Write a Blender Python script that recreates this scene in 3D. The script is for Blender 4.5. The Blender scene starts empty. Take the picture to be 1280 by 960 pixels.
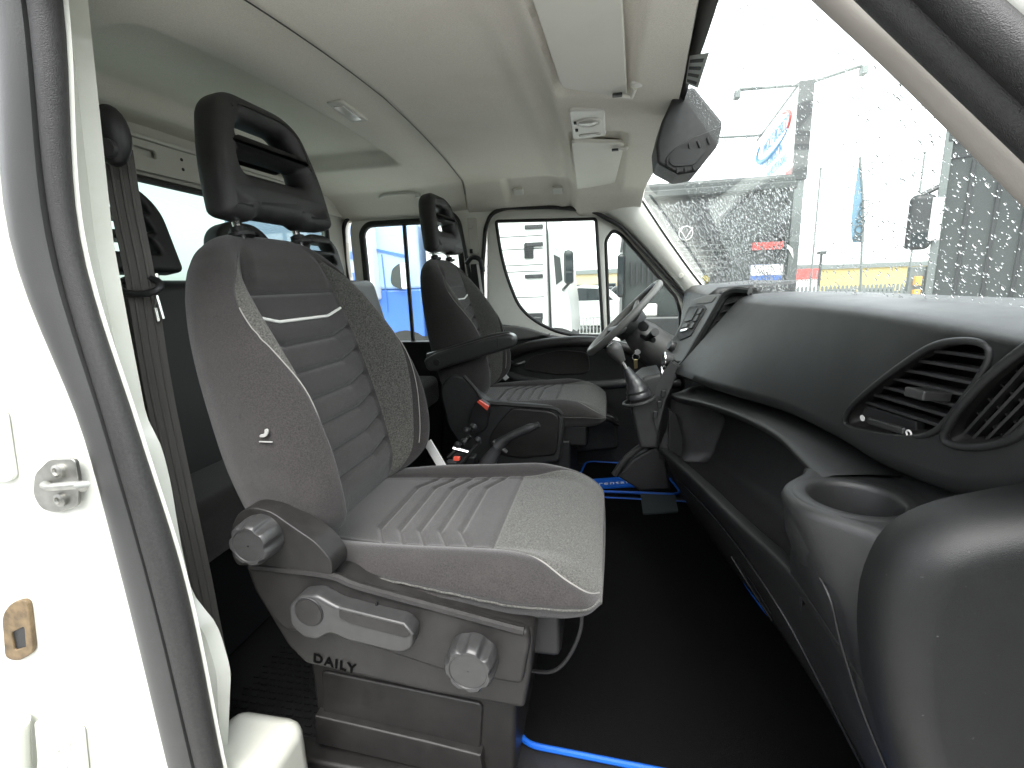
import bpy, bmesh, math, random
import numpy as np
from math import sin, cos, pi, radians, sqrt, atan2
from mathutils import Vector, Matrix, noise

random.seed(7)
rng = np.random.default_rng(7)
SC = bpy.context.scene
COL = SC.collection

# ---------------------------------------------------------------- camera
# origin = the camera; +X towards the front of the van, +Y across the cab, +Z up; ground at z = -1.6
F_PX = 600.0
YAW, PITCH, ROLL = radians(11.5), radians(11.8), radians(2.0)
cF = np.array([-sin(YAW) * cos(PITCH), cos(YAW) * cos(PITCH), -sin(PITCH)])
_r = np.array([cos(YAW), sin(YAW), 0.0])
_u = np.cross(_r, cF)
cR = _r * cos(ROLL) - _u * sin(ROLL)
cU = _u * cos(ROLL) + _r * sin(ROLL)
cam_data = bpy.data.cameras.new("camera")
cam = bpy.data.objects.new("camera", cam_data)
COL.objects.link(cam)
cam.matrix_world = Matrix(((cR[0], cU[0], -cF[0], 0), (cR[1], cU[1], -cF[1], 0), (cR[2], cU[2], -cF[2], 0), (0, 0, 0, 1)))
cam_data.sensor_width = 36.0
cam_data.lens = F_PX / 1280 * 36.0
cam_data.clip_start = 0.02
cam_data.clip_end = 2000
SC.camera = cam

# ---------------------------------------------------------------- light
SUN_EL, SUN_AZ = radians(58), radians(170)      # azimuth measured from +Y clockwise; the sun stands behind the camera
world = bpy.data.worlds.new("World")
SC.world = world
world.use_nodes = True
wn, wl = world.node_tree.nodes, world.node_tree.links
wn.clear()
w_out = wn.new("ShaderNodeOutputWorld")
w_bg = wn.new("ShaderNodeBackground")
w_sky = wn.new("ShaderNodeTexSky")
w_sky.sky_type = 'NISHITA'
w_sky.sun_disc = False
w_sky.sun_elevation = SUN_EL
w_sky.sun_rotation = SUN_AZ
w_sky.air_density = 1.0
w_sky.dust_density = 1.5
w_hsv = wn.new("ShaderNodeHueSaturation")       # an overcast sky is nearly colourless
w_hsv.inputs["Saturation"].default_value = 0.12
w_bg.inputs["Strength"].default_value = 0.15
wl.new(w_sky.outputs[0], w_hsv.inputs["Color"])
wl.new(w_hsv.outputs[0], w_bg.inputs["Color"])
wl.new(w_bg.outputs[0], w_out.inputs["Surface"])
sun_data = bpy.data.lights.new("sun", 'SUN')
sun_data.energy = 0.5
sun_data.angle = radians(40)
sun_data.color = (1.0, 0.96, 0.9)
sun = bpy.data.objects.new("sun", sun_data)
COL.objects.link(sun)
_sd = Vector((sin(SUN_AZ) * cos(SUN_EL), cos(SUN_AZ) * cos(SUN_EL), sin(SUN_EL)))
sun.rotation_euler = _sd.to_track_quat('Z', 'Y').to_euler()
SC.view_settings.view_transform = 'Standard'
SC.view_settings.look = 'None'
SC.view_settings.exposure = 2.8
SC.view_settings.gamma = 1.0
SC.view_settings.use_curve_mapping = False
SC.cycles.max_bounces = 10
SC.cycles.diffuse_bounces = 6
SC.cycles.glossy_bounces = 4
SC.cycles.transmission_bounces = 8
SC.cycles.transparent_max_bounces = 24
SC.cycles.caustics_reflective = False
SC.cycles.caustics_refractive = False
SC.cycles.sample_clamp_indirect = 6.0

# ---------------------------------------------------------------- measuring: a line of sight met with a plane
def ray(px, py):
    return cR * (px - 640) / F_PX - cU * (py - 480) / F_PX + cF
def PY(px, py, Y):
    d = ray(px, py); return d * (Y / d[1])
def PX(px, py, X):
    d = ray(px, py); return d * (X / d[0])
def PZ(px, py, Z):
    d = ray(px, py); return d * (Z / d[2])
def PN(px, py, n, c):
    d = ray(px, py); return d * (c / float(d @ np.array(n, float)))
def XZ(pts, Y):
    """image outline -> (x, z) outline on the plane y = Y"""
    return [(float(p[0]), float(p[2])) for p in (PY(a, b, Y) for a, b in pts)]
def proj(p):
    p = np.asarray(p, float); d = p @ cF
    return 640 + F_PX * (p @ cR) / d, 480 - F_PX * (p @ cU) / d
FLOOR = -0.88
GROUND = -1.6

# ---------------------------------------------------------------- materials
def mat(name, base, rough=0.5, metal=0.0, spec=0.5, var=0.0, vscale=30.0, bump=0.0, bscale=600.0, coat=0.0, sheen=0.0, dirt=None, dscale=3.0, stretch=None, base2=None, speck=None):
    m = bpy.data.materials.new(name)
    m.use_nodes = True
    nt = m.node_tree
    N, L = nt.nodes, nt.links
    b = N["Principled BSDF"]
    b.inputs["Roughness"].default_value = rough
    b.inputs["Metallic"].default_value = metal
    b.inputs["Specular IOR Level"].default_value = spec
    b.inputs["Coat Weight"].default_value = coat
    b.inputs["Coat Roughness"].default_value = 0.08
    b.inputs["Sheen Weight"].default_value = sheen
    b.inputs["Base Color"].default_value = (*base, 1)
    tc = N.new("ShaderNodeTexCoord")
    src = tc.outputs["Object"]
    if stretch:
        mp = N.new("ShaderNodeMapping"); mp.inputs["Scale"].default_value = stretch
        L.new(src, mp.inputs["Vector"]); src = mp.outputs[0]
    col = None
    if var > 0:
        n = N.new("ShaderNodeTexNoise"); n.inputs["Scale"].default_value = vscale; n.inputs["Detail"].default_value = 6
        L.new(src, n.inputs["Vector"])
        r = N.new("ShaderNodeValToRGB")
        r.color_ramp.elements[0].position = 0.32; r.color_ramp.elements[1].position = 0.68
        lo = tuple(c * (1 - var) for c in base); hi = base2 or tuple(min(1, c * (1 + var)) for c in base)
        r.color_ramp.elements[0].color = (*lo, 1); r.color_ramp.elements[1].color = (*hi, 1)
        L.new(n.outputs["Fac"], r.inputs[0]); col = r.outputs[0]
    if speck:
        n = N.new("ShaderNodeTexNoise"); n.inputs["Scale"].default_value = speck[1]; n.inputs["Detail"].default_value = 2
        L.new(src, n.inputs["Vector"])
        r = N.new("ShaderNodeValToRGB")
        r.color_ramp.elements[0].position = speck[2]; r.color_ramp.elements[1].position = speck[2] + 0.06
        r.color_ramp.elements[0].color = (0, 0, 0, 1); r.color_ramp.elements[1].color = (1, 1, 1, 1)
        mx = N.new("ShaderNodeMix"); mx.data_type = 'RGBA'
        L.new(n.outputs["Fac"], r.inputs[0]); L.new(r.outputs[0], mx.inputs[0])
        if col is not None: L.new(col, mx.inputs[6])
        else: mx.inputs[6].default_value = (*base, 1)
        mx.inputs[7].default_value = (*speck[0], 1); col = mx.outputs[2]
    if dirt:
        n = N.new("ShaderNodeTexNoise"); n.inputs["Scale"].default_value = dscale; n.inputs["Detail"].default_value = 8; n.inputs["Roughness"].default_value = 0.7
        L.new(tc.outputs["Object"], n.inputs["Vector"])
        r = N.new("ShaderNodeValToRGB")
        r.color_ramp.elements[0].position = 0.5; r.color_ramp.elements[1].position = 0.78
        r.color_ramp.elements[0].color = (0, 0, 0, 1); r.color_ramp.elements[1].color = (dirt[3],) * 3 + (1,)
        mx = N.new("ShaderNodeMix"); mx.data_type = 'RGBA'
        L.new(n.outputs["Fac"], r.inputs[0]); L.new(r.outputs[0], mx.inputs[0])
        if col is not None: L.new(col, mx.inputs[6])
        else: mx.inputs[6].default_value = (*base, 1)
        mx.inputs[7].default_value = (*dirt[:3], 1); col = mx.outputs[2]
        rr = N.new("ShaderNodeMapRange"); rr.inputs[3].default_value = max(0, rough - 0.08); rr.inputs[4].default_value = min(1, rough + 0.12)
        L.new(n.outputs["Fac"], rr.inputs[0]); L.new(rr.outputs[0], b.inputs["Roughness"])
    if col is not None:
        L.new(col, b.inputs["Base Color"])
    if bump > 0:
        n = N.new("ShaderNodeTexNoise"); n.inputs["Scale"].default_value = bscale; n.inputs["Detail"].default_value = 2
        L.new(src, n.inputs["Vector"])
        bp = N.new("ShaderNodeBump"); bp.inputs["Strength"].default_value = bump; bp.inputs["Distance"].default_value = 0.002
        L.new(n.outputs["Fac"], bp.inputs["Height"]); L.new(bp.outputs[0], b.inputs["Normal"])
    return m

def glass(name, tint=(1, 1, 1), haze=0.0, haze_col=(0.8, 0.9, 0.86)):
    m = bpy.data.materials.new(name); m.use_nodes = True
    N, L = m.node_tree.nodes, m.node_tree.links
    N.clear()
    out = N.new("ShaderNodeOutputMaterial")
    t = N.new("ShaderNodeBsdfTransparent"); t.inputs[0].default_value = (*tint, 1)
    g = N.new("ShaderNodeBsdfGlossy"); g.inputs["Roughness"].default_value = 0.02
    fr = N.new("ShaderNodeFresnel")
    ge = N.new("ShaderNodeNewGeometry"); mr = N.new("ShaderNodeMapRange")      # same reflection from either side of a thin pane
    mr.inputs[3].default_value = 1.45; mr.inputs[4].default_value = 1 / 1.45
    L.new(ge.outputs["Backfacing"], mr.inputs[0]); L.new(mr.outputs[0], fr.inputs[0])
    mx = N.new("ShaderNodeMixShader")
    L.new(fr.outputs[0], mx.inputs[0]); L.new(t.outputs[0], mx.inputs[1]); L.new(g.outputs[0], mx.inputs[2])
    last = mx.outputs[0]
    if haze > 0:                                  # translucent veil standing in for reflected haze that washes out the view
        tr = N.new("ShaderNodeBsdfTranslucent"); tr.inputs[0].default_value = (*haze_col, 1)
        m2 = N.new("ShaderNodeMixShader"); m2.inputs[0].default_value = haze
        L.new(last, m2.inputs[1]); L.new(tr.outputs[0], m2.inputs[2]); last = m2.outputs[0]
    L.new(last, out.inputs[0])
    return m

FABRIC = mat("seat_fabric", (0.031, 0.0285, 0.028), 0.95, spec=0.15, var=0.32, vscale=480, bump=0.5, bscale=1300, sheen=0.25, dirt=(0.07, 0.064, 0.06, 0.35), dscale=9)
FABRIC_PANEL = mat("panel_fabric", (0.032, 0.030, 0.0295), 0.95, spec=0.15, var=0.32, vscale=500, bump=0.5, bscale=1500, sheen=0.25, dirt=(0.075, 0.07, 0.065, 0.3), dscale=11)
FABRIC_LIGHT = mat("melange_fabric", (0.056, 0.055, 0.051), 0.95, spec=0.15, var=0.4, vscale=400, bump=0.6, bscale=900, sheen=0.2, base2=(0.115, 0.115, 0.104))
PIPING = mat("white_piping", (0.75, 0.75, 0.72), 0.6)
STITCH = mat("stitch_thread", (0.24, 0.235, 0.22), 0.8)
PLASTIC = mat("black_plastic", (0.022, 0.022, 0.023), 0.46, spec=0.5, var=0.15, vscale=60, bump=0.25, bscale=1400, dirt=(0.06, 0.06, 0.058, 0.35), dscale=7)
PLASTIC_DASH = mat("dash_plastic", (0.016, 0.0165, 0.0168), 0.40, spec=0.5, speck=((0.16, 0.16, 0.155), 210, 0.755), var=0.1, vscale=40, bump=0.22, bscale=1500, dirt=(0.026, 0.026, 0.026, 0.3), dscale=9)
PLASTIC_DASH_SHADED = mat("dash_plastic_shaded", (0.009, 0.0094, 0.0096), 0.44, spec=0.33, var=0.1, vscale=40, bump=0.22, bscale=1500, speck=((0.14, 0.14, 0.135), 210, 0.755))  # dash plastic with the shade on the end cover put into its colour
PLASTIC_TRIM = mat("trim_plastic", (0.015, 0.0142, 0.0138), 0.37, spec=0.4, var=0.15, vscale=60, bump=0.25, bscale=1500, dirt=(0.042, 0.039, 0.037, 0.4), dscale=10)
PLASTIC_GREY = mat("grey_plastic", (0.032, 0.032, 0.032), 0.33, spec=0.5, var=0.12, vscale=80, bump=0.1, bscale=1200)
PLASTIC_BLACK = mat("deep_black_plastic", (0.010, 0.010, 0.011), 0.5, bump=0.15, bscale=900)
PLASTIC_STEER = mat("steering_plastic", (0.14, 0.14, 0.134), 0.5, bump=0.15, bscale=900)
SHROUD = mat("shroud_plastic", (0.06, 0.06, 0.058), 0.45, bump=0.15, bscale=900)
HEADREST = mat("headrest_foam_skin", (0.020, 0.020, 0.0205), 0.48, spec=0.5, var=0.2, vscale=40, bump=0.3, bscale=1100, dirt=(0.055, 0.055, 0.052, 0.45), dscale=12)
FELT = mat("headliner_felt", (0.78, 0.745, 0.675), 0.95, spec=0.1, var=0.10, vscale=500, bump=0.25, bscale=900, dirt=(0.68, 0.63, 0.53, 0.7), dscale=2.2)
VISOR = mat("visor_vinyl", (0.70, 0.69, 0.63), 0.6, bump=0.15, bscale=700, dirt=(0.62, 0.60, 0.53, 0.5), dscale=6)
LAMP_WHITE = mat("lamp_plastic", (0.72, 0.71, 0.66), 0.35)
LENS = mat("lamp_lens", (0.55, 0.54, 0.5), 0.15, spec=0.8)
PAINT = mat("white_body_paint", (0.60, 0.615, 0.56), 0.3, coat=0.5, dirt=(0.47, 0.46, 0.38, 0.7), dscale=4)
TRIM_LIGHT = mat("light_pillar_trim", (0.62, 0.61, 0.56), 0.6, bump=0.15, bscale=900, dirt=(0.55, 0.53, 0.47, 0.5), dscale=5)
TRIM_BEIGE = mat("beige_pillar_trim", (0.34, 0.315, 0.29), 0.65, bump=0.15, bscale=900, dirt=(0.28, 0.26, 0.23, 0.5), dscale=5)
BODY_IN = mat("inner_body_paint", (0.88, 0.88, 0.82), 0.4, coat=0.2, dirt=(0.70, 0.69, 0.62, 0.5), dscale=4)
RUBBER = mat("seal_rubber", (0.017, 0.0168, 0.0168), 0.5, bump=0.45, bscale=1100, var=0.3, vscale=300)
RUBBER_LIP = mat("seal_lip_rubber", (0.042, 0.043, 0.042), 0.42, bump=0.1, bscale=600, dirt=(0.07, 0.07, 0.068, 0.5), dscale=8)
FRIT = mat("black_frit", (0.008, 0.009, 0.009), 0.35)
WEBBING = mat("belt_webbing", (0.066, 0.063, 0.058), 0.75, var=0.14, vscale=40, bump=0.3, bscale=300, stretch=(24, 24, 0.3))
CARPET = mat("mat_carpet", (0.004, 0.004, 0.0043), 1.0, spec=0.05, var=0.5, vscale=700, bump=0.6, bscale=900, dirt=(0.009, 0.009, 0.009, 0.3), dscale=6)
FLOOR_RUBBER = mat("floor_rubber", (0.012, 0.012, 0.013), 0.45, bump=0.3, bscale=300, dirt=(0.03, 0.03, 0.03, 0.4), dscale=8)
BLUE = mat("blue_binding", (0.004, 0.10, 0.52), 0.5, bump=0.2, bscale=900)
CHROME = mat("chrome", (0.75, 0.75, 0.74), 0.16, metal=1)
ZINC = mat("zinc_plate", (0.33, 0.33, 0.31), 0.45, metal=1, var=0.2, vscale=50)
RUST = mat("grimy_plate", (0.13, 0.09, 0.045), 0.6, var=0.4, vscale=60, dirt=(0.05, 0.033, 0.016, 0.8), dscale=40)
BELT_WHITE = mat("belt_stalk", (0.62, 0.62, 0.60), 0.6)
RED = mat("red_plastic", (0.75, 0.10, 0.06), 0.4)
WHITE_PRINT = mat("white_print", (0.7, 0.7, 0.68), 0.7)
TAG_PRINT = mat("tag_print", (0.32, 0.32, 0.31), 0.8)
DARK_PRINT = mat("engraved_print", (0.002, 0.002, 0.002), 0.9, spec=0.05)
GLASS = glass("window_glass", (0.93, 0.97, 0.95))
GLASS_REAR = glass("rear_glass", (0.45, 0.51, 0.485), 0.05)
GLASS_FRONT = glass("windscreen_glass", (0.91, 0.96, 0.935), 0.022)

def water_mat():
    m = bpy.data.materials.new("rain_water"); m.use_nodes = True
    N, L = m.node_tree.nodes, m.node_tree.links
    b = N["Principled BSDF"]
    b.inputs["Base Color"].default_value = (1, 1, 1, 1)
    b.inputs["Roughness"].default_value = 0.02
    b.inputs["IOR"].default_value = 1.33
    b.inputs["Transmission Weight"].default_value = 1.0
    return m
WATER = water_mat()

# ---------------------------------------------------------------- builders
ORIG = {}
def thing(name, label, cat, loc=(0, 0, 0), group=None):
    o = bpy.data.objects.new(name, None)
    COL.objects.link(o)
    o.empty_display_size = 0.1
    o.location = loc
    o["label"] = label; o["category"] = cat
    if group: o["group"] = group
    ORIG[o.name] = np.array(loc, float)
    return o
def root_of(o):
    while o.parent is not None: o = o.parent
    return o
def ob(name, vf, m, parent=None, sharp=38, bevel=0.0, bseg=2, recalc=True, normals=None, loc=None):
    v, f = vf
    v = np.asarray(v, float)
    off = ORIG[root_of(parent).name] if parent is not None else (np.array(loc, float) if loc is not None else np.zeros(3))
    me = bpy.data.meshes.new(name)
    me.from_pydata((v - off).tolist(), [], f)
    if recalc:
        bm = bmesh.new(); bm.from_mesh(me)
        bmesh.ops.recalc_face_normals(bm, faces=bm.faces)
        bm.to_mesh(me); bm.free()
    me.polygons.foreach_set("use_smooth", [True] * len(me.polygons))
    if normals is not None:
        me.normals_split_custom_set_from_vertices(normals.tolist())
    elif sharp and bevel == 0:
        me.set_sharp_from_angle(angle=radians(sharp))
    me.materials.append(m)
    o = bpy.data.objects.new(name, me)
    COL.objects.link(o)
    if parent is not None: o.parent = parent
    elif loc is not None: o.location = loc
    if parent is None: ORIG[o.name] = off
    if normals is None and bevel == 0 and sharp and len(f) < 4000:
        wnm = o.modifiers.new('weighted', 'WEIGHTED_NORMAL'); wnm.keep_sharp = True; wnm.weight = 80
    if bevel > 0:
        b = o.modifiers.new("bevel", 'BEVEL'); b.width = bevel; b.segments = bseg; b.limit_method = 'ANGLE'; b.angle_limit = radians(35)
        b.harden_normals = True
    return o
def tag(o, label, cat, group=None, kind=None):
    o["label"] = label; o["category"] = cat
    if group: o["group"] = group
    if kind: o["kind"] = kind
    return o
def struct(o, kind="structure"):
    o["kind"] = kind; return o
def join(*parts):
    V, Fa, n = [], [], 0
    for v, f in parts:
        v = np.asarray(v, float)
        V.append(v); Fa += [tuple(i + n for i in q) for q in f]; n += len(v)
    return np.vstack(V), Fa
def grid(P, cu=False, cv=False):
    """P[m][n] points -> quads; cu closes the first index, cv the second"""
    P = np.asarray(P, float); m, n = P.shape[:2]
    f = []
    for i in range(m if cu else m - 1):
        for j in range(n if cv else n - 1):
            i2, j2 = (i + 1) % m, (j + 1) % n
            f.append((i * n + j, i * n + j2, i2 * n + j2, i2 * n + j))
    return P.reshape(-1, 3), f
def loft(loops, caps=True):
    P = np.asarray(loops, float); m, n = P.shape[:2]
    v, f = grid(P, False, True)
    if caps:
        f = f + [tuple(range(n - 1, -1, -1)), tuple((m - 1) * n + j for j in range(n))]
    return v, f
def tube(path, r, n=8, closed=False, flat=1.0, up=None):
    path = np.asarray(path, float); m = len(path)
    r = np.broadcast_to(np.asarray(r, float), (m,))
    T = np.gradient(path, axis=0) if not closed else np.roll(path, -1, 0) - np.roll(path, 1, 0)
    T /= np.linalg.norm(T, axis=1)[:, None] + 1e-12
    a = np.array(up, float) if up is not None else (np.array([0, 0, 1.0]) if abs(T[0][2]) < 0.9 else np.array([1.0, 0, 0]))
    loops = []
    for i in range(m):
        a = a - T[i] * (a @ T[i]); a /= np.linalg.norm(a) + 1e-12
        b = np.cross(T[i], a)
        loops.append([path[i] + r[i] * (a * cos(t) * flat + b * sin(t)) for t in np.linspace(0, 2 * pi, n, endpoint=False)])
    if closed: return grid(loops, True, True)
    return loft(loops)
def prism(outline, vec):
    o = np.asarray(outline, float); n = len(o); vec = np.asarray(vec, float)
    v = np.vstack([o, o + vec])
    f = [tuple(range(n)), tuple(range(2 * n - 1, n - 1, -1))] + [(i, (i + 1) % n, n + (i + 1) % n, n + i) for i in range(n)]
    return v, f
def box(c, s, ax=None):
    c = np.asarray(c, float); s = np.asarray(s, float) / 2
    A = np.eye(3) if ax is None else np.asarray(ax, float)
    v = [c + A[0] * s[0] * i + A[1] * s[1] * j + A[2] * s[2] * k for i in (-1, 1) for j in (-1, 1) for k in (-1, 1)]
    return v, [(0, 1, 3, 2), (4, 6, 7, 5), (0, 4, 5, 1), (2, 3, 7, 6), (0, 2, 6, 4), (1, 5, 7, 3)]
def frame_of(axis):
    a = np.asarray(axis, float); a = a / np.linalg.norm(a)
    t = np.array([0, 0, 1.0]) if abs(a[2]) < 0.9 else np.array([1.0, 0, 0])
    u = np.cross(t, a); u /= np.linalg.norm(u)
    return u, np.cross(a, u), a
def lathe(prof, c, axis, n=32, mod=None, cap=True):
    u, w, a = frame_of(axis); c = np.asarray(c, float)
    loops = []
    for i, (r, h) in enumerate(prof):
        loops.append([c + a * h + (u * cos(t) + w * sin(t)) * r * (mod(t, i) if mod else 1) for t in np.linspace(0, 2 * pi, n, endpoint=False)])
    return loft(loops, cap)
def ellipsoid(c, r, n=20, m=12, ax=None):
    A = np.eye(3) if ax is None else np.asarray(ax, float)
    L = []
    for i in range(1, m):
        t = pi * i / m
        L.append([np.asarray(c) + A[0] * r[0] * sin(t) * cos(p) + A[1] * r[1] * sin(t) * sin(p) + A[2] * r[2] * cos(t) for p in np.linspace(0, 2 * pi, n, endpoint=False)])
    return loft(L)
def spline(pts, n, closed=False):
    """Catmull-Rom through the points, n samples evenly by parameter length"""
    p = np.asarray(pts, float)
    if closed: p = np.vstack([p[-1], p, p[0], p[1]])
    else: p = np.vstack([2 * p[0] - p[1], p, 2 * p[-1] - p[-2]])
    out = []
    for i in range(1, len(p) - 2):
        for t in np.linspace(0, 1, 24, endpoint=False):
            a, b, c, d = p[i - 1], p[i], p[i + 1], p[i + 2]
            out.append(0.5 * ((2 * b) + (c - a) * t + (2 * a - 5 * b + 4 * c - d) * t * t + (3 * b - a - 3 * c + d) * t ** 3))
    if not closed: out.append(p[-2])
    else: out.append(out[0])
    out = np.array(out)
    s = np.concatenate([[0], np.cumsum(np.linalg.norm(np.diff(out, axis=0), axis=1))])
    q = np.linspace(0, s[-1], n, endpoint=not closed)
    return np.stack([np.interp(q, s, out[:, k]) for k in range(out.shape[1])], 1)
def chaikin(pts, it=2):
    p = np.asarray(pts, float)
    for _ in range(it):
        q = np.roll(p, -1, 0)
        p = np.stack([p * 0.75 + q * 0.25, p * 0.25 + q * 0.75], 1).reshape(-1, p.shape[1])
    return p
def rround(pts, r, seg=5):
    """rounds the corners of a closed polygon"""
    p = np.asarray(pts, float); n = len(p); out = []
    for i in range(n):
        a, b, c = p[i - 1], p[i], p[(i + 1) % n]
        d1, d2 = a - b, c - b
        l1, l2 = np.linalg.norm(d1), np.linalg.norm(d2)
        rr = r[i] if hasattr(r, '__len__') else r
        k = min(rr, l1 * 0.49, l2 * 0.49)
        s, e = b + d1 / l1 * k, b + d2 / l2 * k
        for t in np.linspace(0, 1, seg + 1):
            out.append(s * (1 - t) ** 2 + b * 2 * t * (1 - t) + e * t * t)
    return np.array(out)
def plate(outline, holes, thick, bevel, O, A1, A2, bres=3):
    """a plate with holes from 2-D outlines (a, b) -> O + a*A1 + b*A2; thick along A1 x A2 centred on O, edges rounded by bevel"""
    cu = bpy.data.curves.new("c", 'CURVE'); cu.dimensions = '2D'; cu.fill_mode = 'BOTH'
    cu.extrude = max(0.0, thick / 2 - bevel); cu.bevel_depth = bevel; cu.bevel_resolution = bres; cu.offset = -bevel
    for pts in [outline] + list(holes):
        s = cu.splines.new('POLY'); s.points.add(len(pts) - 1)
        for i, q in enumerate(pts): s.points[i].co = (q[0], q[1], 0, 1)
        s.use_cyclic_u = True
    o = bpy.data.objects.new("c", cu)
    me = bpy.data.meshes.new_from_object(o)
    bm = bmesh.new(); bm.from_mesh(me); bmesh.ops.remove_doubles(bm, verts=bm.verts, dist=1e-6)
    O = np.asarray(O, float); A1 = np.asarray(A1, float); A2 = np.asarray(A2, float); A3 = np.cross(A1, A2)
    v = np.array([O + A1 * q.co.x + A2 * q.co.y + A3 * q.co.z for q in bm.verts])
    bm.verts.index_update()
    f = [tuple(q.index for q in fc.verts) for fc in bm.faces]
    bm.free(); bpy.data.objects.remove(o); bpy.data.curves.remove(cu); bpy.data.meshes.remove(me)
    return v, f
def plateY(outline, holes, thick, bevel, Y):
    """plate on the plane y = Y, outlines in (x, z)"""
    return plate(outline, holes, thick, bevel, (0, Y, 0), (1, 0, 0), (0, 0, 1))
def text(body, size, O, A1, A2, extrude=0.0006, align='LEFT', shear=0.0, spacing=1.0, bold=0.0):
    cu = bpy.data.curves.new("t", 'FONT'); cu.body = body; cu.size = size; cu.extrude = extrude; cu.align_x = align
    cu.shear = shear; cu.space_character = spacing; cu.offset = bold; cu.resolution_u = 3
    o = bpy.data.objects.new("t", cu)
    me = bpy.data.meshes.new_from_object(o)
    O = np.asarray(O, float); A1 = np.asarray(A1, float); A2 = np.asarray(A2, float)
    A1 = A1 / np.linalg.norm(A1); A2 = A2 / np.linalg.norm(A2); A3 = np.cross(A1, A2)
    v = np.array([O + A1 * q.co.x + A2 * q.co.y + A3 * q.co.z for q in me.vertices])
    f = [tuple(p.vertices) for p in me.polygons]
    bpy.data.objects.remove(o); bpy.data.curves.remove(cu); bpy.data.meshes.remove(me)
    return v, f
def sstep(a, b, x):
    t = np.clip((x - a) / (b - a), 0, 1); return t * t * (3 - 2 * t)
def pinterp(x, xs, ys):
    """smooth 1-D interpolation (Catmull-Rom slopes)"""
    xs = np.asarray(xs, float); ys = np.asarray(ys, float); x = np.clip(np.asarray(x, float), xs[0], xs[-1])
    d = np.gradient(ys, xs)
    i = np.clip(np.searchsorted(xs, x, side='right') - 1, 0, len(xs) - 2)
    h = xs[i + 1] - xs[i]; t = (x - xs[i]) / h
    return ((2 * t ** 3 - 3 * t ** 2 + 1) * ys[i] + (t ** 3 - 2 * t ** 2 + t) * h * d[i] + (-2 * t ** 3 + 3 * t ** 2) * ys[i + 1] + (t ** 3 - t ** 2) * h * d[i + 1])

# ================================================================ SETTING OUTSIDE
_g = 400
ground = struct(ob("ground", grid([[(-_g, -_g, GROUND), (_g, -_g, GROUND)], [(-_g, _g, GROUND), (_g, _g, GROUND)]]),
                mat("yard_concrete", (0.45, 0.45, 0.43), 0.8, var=0.15, vscale=0.8, bump=0.3, bscale=20, dirt=(0.26, 0.25, 0.24, 0.7), dscale=0.3)))

yw = struct(ob("unseen_light_block", box((0, -4.6, GROUND + 1.7), (40, 0.4, 3.4)), mat("light_block_dark", (0.06, 0.063, 0.06), 0.8, var=0.2, vscale=2)))  # unseen wall added behind the camera to cut sky light and reflections
# ================================================================ VAN BODY
van = thing("van_body", "white crew cab van body around the seats, seen through its open passenger doorway", "van", (-0.5, 1.38, FLOOR))
# cab floor: moulded black rubber with a raised rib pattern at the rear
fl = struct(ob("cab_floor", box((-0.42, 1.38, FLOOR - 0.03), (1.86, 1.90, 0.06)), FLOOR_RUBBER))
rib = []
for i in range(18):
    for j in range(40):
        rib.append(box((-0.80 + i * 0.022 + 0.011 * (j % 2), 0.66 + j * 0.016, FLOOR + 0.002), (0.014, 0.005, 0.004)))
o = ob("floor_rib", join(*rib), FLOOR_RUBBER, fl); o["kind"] = "stuff"
underbody = ob("underbody", box((-0.45, 1.38, FLOOR - 0.20), (1.9, 1.86, 0.26)), PLASTIC_BLACK, van)
ob("outer_roof", box((-0.58, 1.38, 0.60), (1.55, 1.96, 0.05)), PAINT, van)

# ---- headliner: one moulded felt skin
def crown(y):
    a = np.abs(y - 1.37)
    return 0.05 * (a / 0.8) ** 2.2 + 0.075 * sstep(0.76, 0.96, a)
def seam_x(y):
    return np.interp(y, [0.4, 1.26, 2.09, 2.35], [-0.555, -0.563, -0.612, -0.66])
def head_z(x, y):
    z = 0.475 - crown(y)
    z = z - 0.040 * sstep(-0.175, -0.125, x) - 0.03 * np.clip((x + 0.115) / 0.26, 0, 1.2) ** 1.5
    z = z + 0.010 * np.exp(-((x + 0.20) / 0.03) ** 2) * -1
    # deeper pockets in front of the ridge for the visors
    z = z + 0.018 * sstep(-0.125, -0.108, x) * (1 - sstep(0.03, 0.06, x)) * (sstep(0.6, 0.7, y) * (1 - sstep(1.24, 1.29, y)) + sstep(1.54, 1.59, y) * (1 - sstep(2.1, 2.18, y)))
    s = seam_x(y)
    z = z + 0.012 * sstep(-0.004, 0.0, s - x) * (1 - sstep(0.0, 0.2, s - x))
    z = z + 0.012 * np.exp(-((x - s) / 0.0035) ** 2)
    # raised roof panel behind the seam
    ins = sstep(-1.20, -1.16, x) * (1 - sstep(-0.815, -0.775, x)) * sstep(0.77, 0.82, y) * (1 - sstep(1.82, 1.86, y))
    z = z + 0.045 * ins
    # coat-clip recess above the far door
    z = z + 0.018 * sstep(-0.46, -0.43, x) * (1 - sstep(-0.20, -0.17, x)) * sstep(2.10, 2.16, y) * (1 - sstep(2.255, 2.27, y))
    return z
ys = np.linspace(0.42, 2.325, 150)
rows = []
us = np.concatenate([np.linspace(-1.31, -0.63, 60, endpoint=False)])
P = []
for y in ys:
    s = float(seam_x(y))
    fx = float(np.interp(y, [0.42, 0.85, 1.15, 1.5, 1.84, 2.3], [0.105, 0.125, 0.15, 0.17, 0.168, 0.13]))
    xs = np.concatenate([np.linspace(-1.31, s - 0.03, 70, endpoint=False), np.linspace(s - 0.03, s + 0.03, 41, endpoint=False), np.linspace(s + 0.03, fx, 90)])
    P.append([(x, y, float(z)) for x, z in zip(xs, head_z(xs, y))])
P = np.array(P)
P2 = P[:, -1:, :] + np.array([0.012, 0, 0.05])           # the front edge turns up to the glass
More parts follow.
